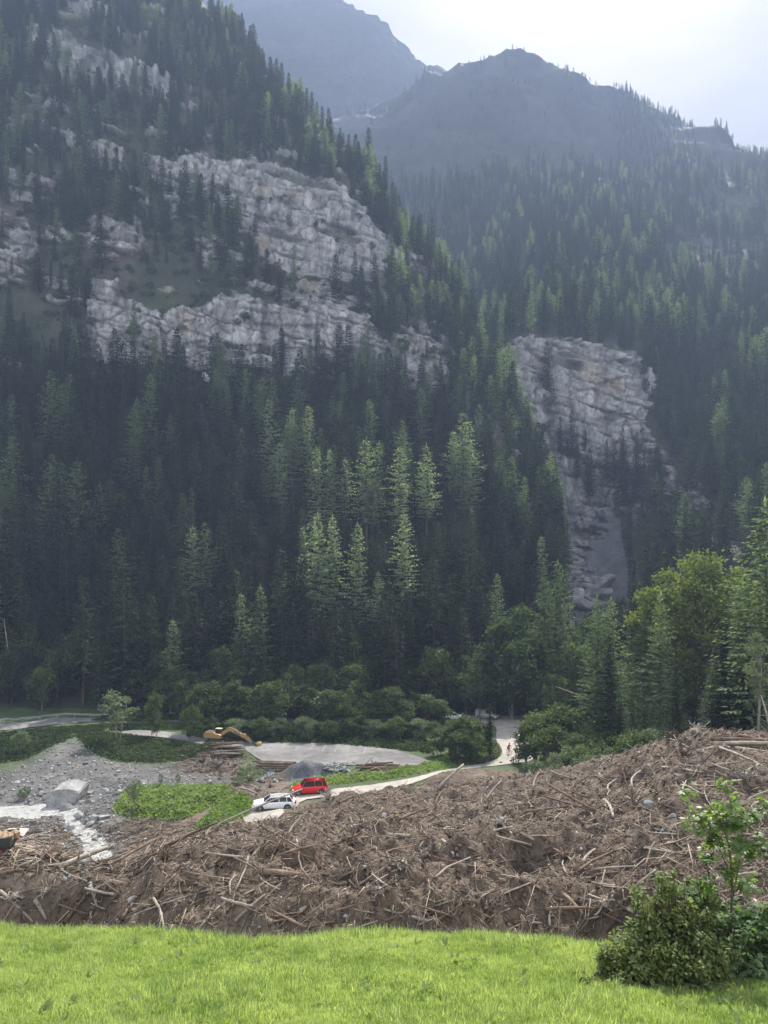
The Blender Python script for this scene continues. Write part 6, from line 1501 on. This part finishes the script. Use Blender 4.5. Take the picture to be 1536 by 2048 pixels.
# red tipping trailer at the left edge
t0 = hit(-34, 1708); rt = empty('trailer', t0, R(8), 'small red and black tipper with an orange load, cut by the left edge', 'trailer')
bm = bmesh.new(); box(bm, (-1.8, -.8, .45), (1.75, .8, .62)); link('chassis', bm_mesh('chassis', bm), P_black, rt)
bm = bmesh.new(); prism(bm, [(-1.9, .62), (-1.9, 1.2), (.55, 1.2), (.55, .62)], -.85, .85); link('body', bm_mesh('body', bm), P_red, rt)
bm = bmesh.new()
for s in (-1, 1): prism(bm, [(.6, .6), (.5, 1.15), (2.0, 1.3), (1.85, .6)], s * .85 - .03, s * .85 + .03)
box(bm, (.55, -.82, .58), (1.9, .82, .64)); box(bm, (1.85, -.82, .6), (1.93, .82, 1.25)); link('tipping_bed', bm_mesh('tipping_bed', bm), P_black, rt)
bm = bmesh.new()
for k in range(9): bmesh.ops.create_icosphere(bm, subdivisions=1, radius=.28 + .05 * (k % 3), matrix=Matrix.Translation((.8 + .13 * k, -.5 + .23 * (k * 3 % 5), 1.05 + .06 * (k % 2))))
link('load', bm_mesh('load', bm), paint('orange_load', (.34, .23, .14), .85), rt)
for x in (-1.2, 1.35):
    for s in (-1, 1):
        bm = bmesh.new(); bmesh.ops.create_cone(bm, cap_ends=True, segments=16, radius1=.36, radius2=.36, depth=.24, matrix=Matrix.Translation((x, s * .8, .36)) @ Matrix.Rotation(R(90), 4, 'X')); w = link('wheel', bm_mesh('wheel', bm), P_tyre, rt)
        bm = bmesh.new(); bmesh.ops.create_cone(bm, cap_ends=True, segments=12, radius1=.17, radius2=.17, depth=.26, matrix=Matrix.Translation((x, s * .8, .36)) @ Matrix.Rotation(R(90), 4, 'X')); link('hub', bm_mesh('hub', bm), P_red, w)
# tarpaulin
tp = hit(22, 1672); nn_ = 26; uu, vv = np.meshgrid(np.linspace(-1, 1, nn_), np.linspace(-1, 1, nn_)); zz_ = .55 * np.exp(-1.2 * (uu ** 2 + vv ** 2)) + .16 * fbm(uu * 3, vv * 3, 0, 3, 900, ridged=True) + .08
V = np.stack([uu * 1.5 + .1 * vv, vv * 1.1 + .15 * np.sin(uu * 3), zz_], -1).reshape(-1, 3)
bpy.data.objects['trailer'].scale = (.8, .8, .8)
o = link('tarpaulin', np_mesh('tarpaulin', V, grid_faces(nn_, nn_), smooth=True), paint('pale_tarpaulin', (.46, .38, .34), .7)); o.location = tp; o.rotation_euler = (0, 0, .3); tag(o, 'crumpled pale pinkish tarpaulin over a heap by the dirt yard', 'tarpaulin')
md = o.modifiers.new('thickness', 'SOLIDIFY'); md.thickness = .02
# snow remnant at the foot of the long cliff
j = int(np.argmin(np.abs(SA['px'][0] - 412))); pp = HY - FPX * SA['P'][:, j, 2] / SA['P'][:, j, 1]; kk = int(np.argmax(pp <= 762)); sp = SA['P'][kk, j]
rr = random.Random(3); bm = bmesh.new(); bmesh.ops.create_icosphere(bm, subdivisions=3, radius=1)
for v in bm.verts: v.co = Vector((v.co.x * 1.5 + v.co.z * -.8, v.co.y * 1.2, v.co.z * 2.2)) * (1 + .2 * float(vnoise(v.co.x * 2, v.co.y * 2, v.co.z * 2, 5)))
o = link('snow_patch', bm_mesh('snow_patch', bm, True), paint('old_snow', (.8, .82, .85), .7)); o.location = Vector(sp) + Vector((0, -.6, 1.0)); tag(o, 'small white remnant of snow at the foot of the long cliff', 'snow patch')

# guard rail beside the upper road, seen between the trees
rt = empty('guard_rail', at(300, 152.5), 0, 'long low grey guard rail along the far side of the upper road', 'guard rail'); b0 = rt.location.copy(); ptsr = []
M_rail = surf_mat('galvanised_rail', (.30, .31, .31), .5, ((1, .8, 1.1),), .1, 5, .02, metallic=.3)
path = [W0(a, b) for a, b in ((-250,1459),(-60,1451),(40,1444.5),(110,1437),(200,1436),(320,1434.5),(600,1434),(800,1434),(905,1434))]
sp_ = smooth_poly(path, 14, closed=False)
for x, y in sp_: ptsr.append(Vector((x, y + .8, float(Gxy(x, y + .8)) + .62)) - b0)
bm = bmesh.new()
for a, b in zip(ptsr, ptsr[1:]):
    vs = [bm.verts.new(q) for q in (a + Vector((0, -.04, -.16)), b + Vector((0, -.04, -.16)), b + Vector((0, -.04, .16)), a + Vector((0, -.04, .16)), a + Vector((0, .04, -.16)), b + Vector((0, .04, -.16)), b + Vector((0, .04, .16)), a + Vector((0, .04, .16)))]
    for f in ((0, 1, 2, 3), (7, 6, 5, 4), (3, 2, 6, 7), (4, 5, 1, 0)): bm.faces.new([vs[i] for i in f])
link('beam', bm_mesh('beam', bm), M_rail, rt)
pm_ = None; acc = 0
for a, b in zip(ptsr, ptsr[1:]):
    acc += (b - a).length
    if acc > 3.0:
        acc = 0
        if pm_ is None: bm = bmesh.new(); box(bm, (-.06, -.05, -.75), (.06, .05, .1)); pm_ = bm_mesh('post', bm); pm_.materials.append(M_rail)
        o = bpy.data.objects.new('post', pm_); COL.objects.link(o); o.parent = rt; o.location = a + Vector((0, .12, 0))

# wooden fence round the road bend
M_fence = surf_mat('grey_fence_wood', (.17, .145, .12), .85, ((3, .7, 1.2),), .3, 9, .02)
def fence(pts, label, h=1.0):
    w = [W0(a, b) for a, b in pts]; s = smooth_poly(w, 3, closed=False); b0 = Vector((s[0][0], s[0][1], float(Gxy(*s[0])))); rt = empty('wooden_fence', b0, 0, label, 'fence'); pv = None
    for x, y in s:
        p = Vector((x, y, float(Gxy(x, y)))) - b0; bm = bmesh.new(); box(bm, (-.07, -.07, -.2), (.07, .07, h), bevel=.015); o = link('post', bm_mesh('post', bm), M_fence, rt); o.location = p
        if pv is not None:
            for z in (.45, .88): bm = bmesh.new(); tube(bm, [pv + Vector((0, 0, z)), p + Vector((0, 0, z))], .055, 5); link('rail', bm_mesh('rail', bm), M_fence, rt)
        pv = p
fence([(962,1527),(978,1522),(990,1517),(999,1509),(998,1500),(990,1493)], 'weathered wooden fence curving round the grass tip of the road bend')
fence([(1024,1527),(1036,1522),(1045,1517)], 'short broken piece of wooden fence beside the cyclists', .9)
# faded bay lines on the loop
for i, (px, py) in enumerate([(573,1489),(627,1491),(652,1492.5),(676,1494),(700,1495.5),(732,1498),(600,1490),(545,1488)]):
    x, y = W0(px, py); bm = bmesh.new(); z = lambda a, b: float(Gxy(a, b)) + .118
    q = [(x - .06, y), (x + .06, y), (x + .06 - .35, y - 4.0), (x - .06 - .35, y - 4.0)]; vs = [bm.verts.new((a, b, z(a, b))) for a, b in q]; bm.faces.new(vs)
    o = link('bay_marking', bm_mesh('bay_marking', bm), paint('worn_white_line', (.25, .25, .245), .8) if i == 0 else bpy.data.materials['worn_white_line']); tag(o, kind='structure')

# cyclists
def skin_body(name, verts, edges, radii, root, material, parent, lv=2):
    me = bpy.data.meshes.new(name); me.from_pydata([tuple(v) for v in verts], edges, []); o = bpy.data.objects.new(name, me); COL.objects.link(o); o.parent = parent; me.materials.append(material)
    sk = o.modifiers.new('skin', 'SKIN'); sk.use_smooth_shade = True; sb = o.modifiers.new('sub', 'SUBSURF'); sb.levels = lv; sb.render_levels = lv
    if not me.skin_vertices: me.skin_vertices.new(name='')
    for i, r in enumerate(radii): me.skin_vertices[0].data[i].radius = (r, r); me.skin_vertices[0].data[i].use_root = (i == root)
    return o
P_skin = paint('skin', (.45, .27, .19), .6); P_short = paint('black_shorts', (.03, .03, .035), .8)
def cyclist(loc, rz, top_m, label_p, label_b):
    b = empty('bicycle', loc, rz, label_b, 'bicycle', 'bicycles'); W = .34
    for x in (-.52, .52):
        bm = bmesh.new(); tube(bm, [(x + math.cos(a) * W, 0, W + math.sin(a) * W) for a in [2 * math.pi * k / 24 for k in range(25)]], .022, 6, cap=False); w = link('wheel', bm_mesh('tyre', bm), P_tyre, b)
        bm = bmesh.new()
        for k in range(8): a = k * math.pi / 8; tube(bm, [(x + math.cos(a) * W, 0, W + math.sin(a) * W), (x - math.cos(a) * W, 0, W - math.sin(a) * W)], .003, 3)
        link('spokes', bm_mesh('spokes', bm), P_rim, w)
    bm = bmesh.new()
    for p, q in (((-.52, 0, .34), (-.08, 0, .30)), ((-.08, 0, .30), (-.2, 0, .86)), ((-.52, 0, .34), (-.18, 0, .78)), ((-.18, 0, .78), (.36, 0, .82)), ((-.08, 0, .30), (.38, 0, .72)), ((.36, 0, .88), (.52, 0, .34)), ((.36, 0, .88), (.42, 0, 1.0))): tube(bm, [p, q], .02, 6)
    link('frame', bm_mesh('frame', bm), P_red, b)
    bm = bmesh.new(); tube(bm, [(.38, -.3, 1.0), (.43, 0, 1.01), (.38, .3, 1.0)], .015, 6); link('handlebar', bm_mesh('handlebar', bm), P_black, b)
    bm = bmesh.new(); box(bm, (-.34, -.07, .87), (-.08, .07, .92), bevel=.02); link('saddle', bm_mesh('saddle', bm), P_black, b)
    p = empty('person', loc, rz, label_p, 'person', 'cyclists')
    V = [(-.2, 0, .98), (-.1, 0, 1.2), (.05, 0, 1.42), (.09, 0, 1.50), (.13, 0, 1.58), (.15, 0, 1.68)]; E = [(0, 1), (1, 2), (2, 3), (3, 4), (4, 5)]; Rr = [.15, .15, .16, .065, .085, .10]
    for s, kn, ft in ((-1, (.12, -.11, .72), (.02, -.12, .16)), (1, (.18, .11, .88), (-.12, .12, .42))):
        i = len(V); V += [(-.16, s * .1, .95), kn, ft, (ft[0] + .14, ft[1], ft[2] - .02)]; E += [(0, i), (i, i + 1), (i + 1, i + 2), (i + 2, i + 3)]; Rr += [.095, .065, .045, .04]
        i = len(V); V += [(.05, s * .18, 1.40), (.18, s * .26, 1.2), (.36, s * .27, 1.05), (.42, s * .27, 1.02)]; E += [(2, i), (i, i + 1), (i + 1, i + 2), (i + 2, i + 3)]; Rr += [.06, .045, .035, .03]
    skin_body('body', V, E, Rr, 0, P_skin, p)
    sh = [(-.2, 0, .99), (-.1, 0, 1.2), (.05, 0, 1.41), (.055, -.18, 1.40), (.055, .18, 1.40), (.14, -.235, 1.26), (.14, .235, 1.26)]
    skin_body('jersey', sh, [(0, 1), (1, 2), (2, 3), (2, 4), (3, 5), (4, 6)], [.168, .168, .172, .078, .078, .062, .062], 0, top_m, p)
    skin_body('shorts', [(-.2, 0, .98), (-.16, -.1, .95), (-.16, .1, .95), (.03, -.11, .80), (.05, .11, .90)], [(0, 1), (0, 2), (1, 3), (2, 4)], [.165, .112, .112, .085, .085], 0, P_short, p)
    bm = bmesh.new(); bmesh.ops.create_icosphere(bm, subdivisions=2, radius=.135, matrix=Matrix.Translation((.13, 0, 1.73)) @ Matrix.Diagonal((1.15, .9, .75, 1))); link('helmet', bm_mesh('helmet', bm, True), P_black, p)
P_shirt = paint('red_brown_jersey', (.40, .07, .04), .8); P_pink = paint('pale_red_jersey', (.55, .16, .12), .8)
x, y = W0(1018, 1509); cyclist(Vector((x, y, float(Gxy(x, y)) + .11)), R(-70), P_shirt, 'person in a red-brown jersey cycling along the road by the fence', 'bicycle ridden by the person in the red-brown jersey')
x, y = W0(1045, 1514); cyclist(Vector((x, y, float(Gxy(x, y)) + .05)), R(-60), P_pink, 'person in a pale red top riding half hidden by leaves', 'bicycle of the person half hidden by leaves')
# dead pole trunk leaning at the left and right
for (px, py, tx, ty, r, lb) in ((1541,1476,1522,1390,.13,'bare leaning dead trunk at the right edge beside the forest'),(20,1330,8,1238,.2,'broken pale dead trunk at the left forest edge'),(1190,1405,1112,1373,.12,'broken conifer top lying across the alders right of the car park')):
    D = 70 if px > 1500 else 160 if px < 100 else 110; a = Vector(P(px, py, D)); 
    if px < 100 or px > 1500: a.z = float(G(px, D)) if px > 1500 else a.z - 2
    c = Vector(P(tx, ty, D)); bm = bmesh.new(); tube(bm, [Vector((0, 0, 0)), (c - a) * .5 + Vector((.1, 0, .05)), c - a], [r, r * .7, r * .35], 6)
    for k in range(7): t = .3 + k * .09; q = (c - a) * t; tube(bm, [q, q + Vector((random.uniform(-.9, .9), random.uniform(-.6, .6), random.uniform(-.2, .5)))], [.03, .01], 3)
    o = link('dead_trunk', bm_mesh('dead_trunk', bm, True), M_palelog); o.location = a; tag(o, lb, 'dead tree')
# ---------------------------------------------------------------- air
mh, nt, out = mat('valley_air')
pv = N(nt, 'ShaderNodeVolumePrincipled'); pv.inputs['Color'].default_value = (0.175, 0.224, 0.335, 1)
pv.inputs['Density'].default_value = HAZE_DENSITY; pv.inputs['Anisotropy'].default_value = HAZE_G
nt.links.new(pv.outputs[0], out.inputs['Volume'])
bm = bmesh.new(); box(bm, (-2700, -60, -60), (2700, 2500, 1420))
hz = link('haze', bm_mesh('haze', bm), mh); tag(hz, kind='stuff')
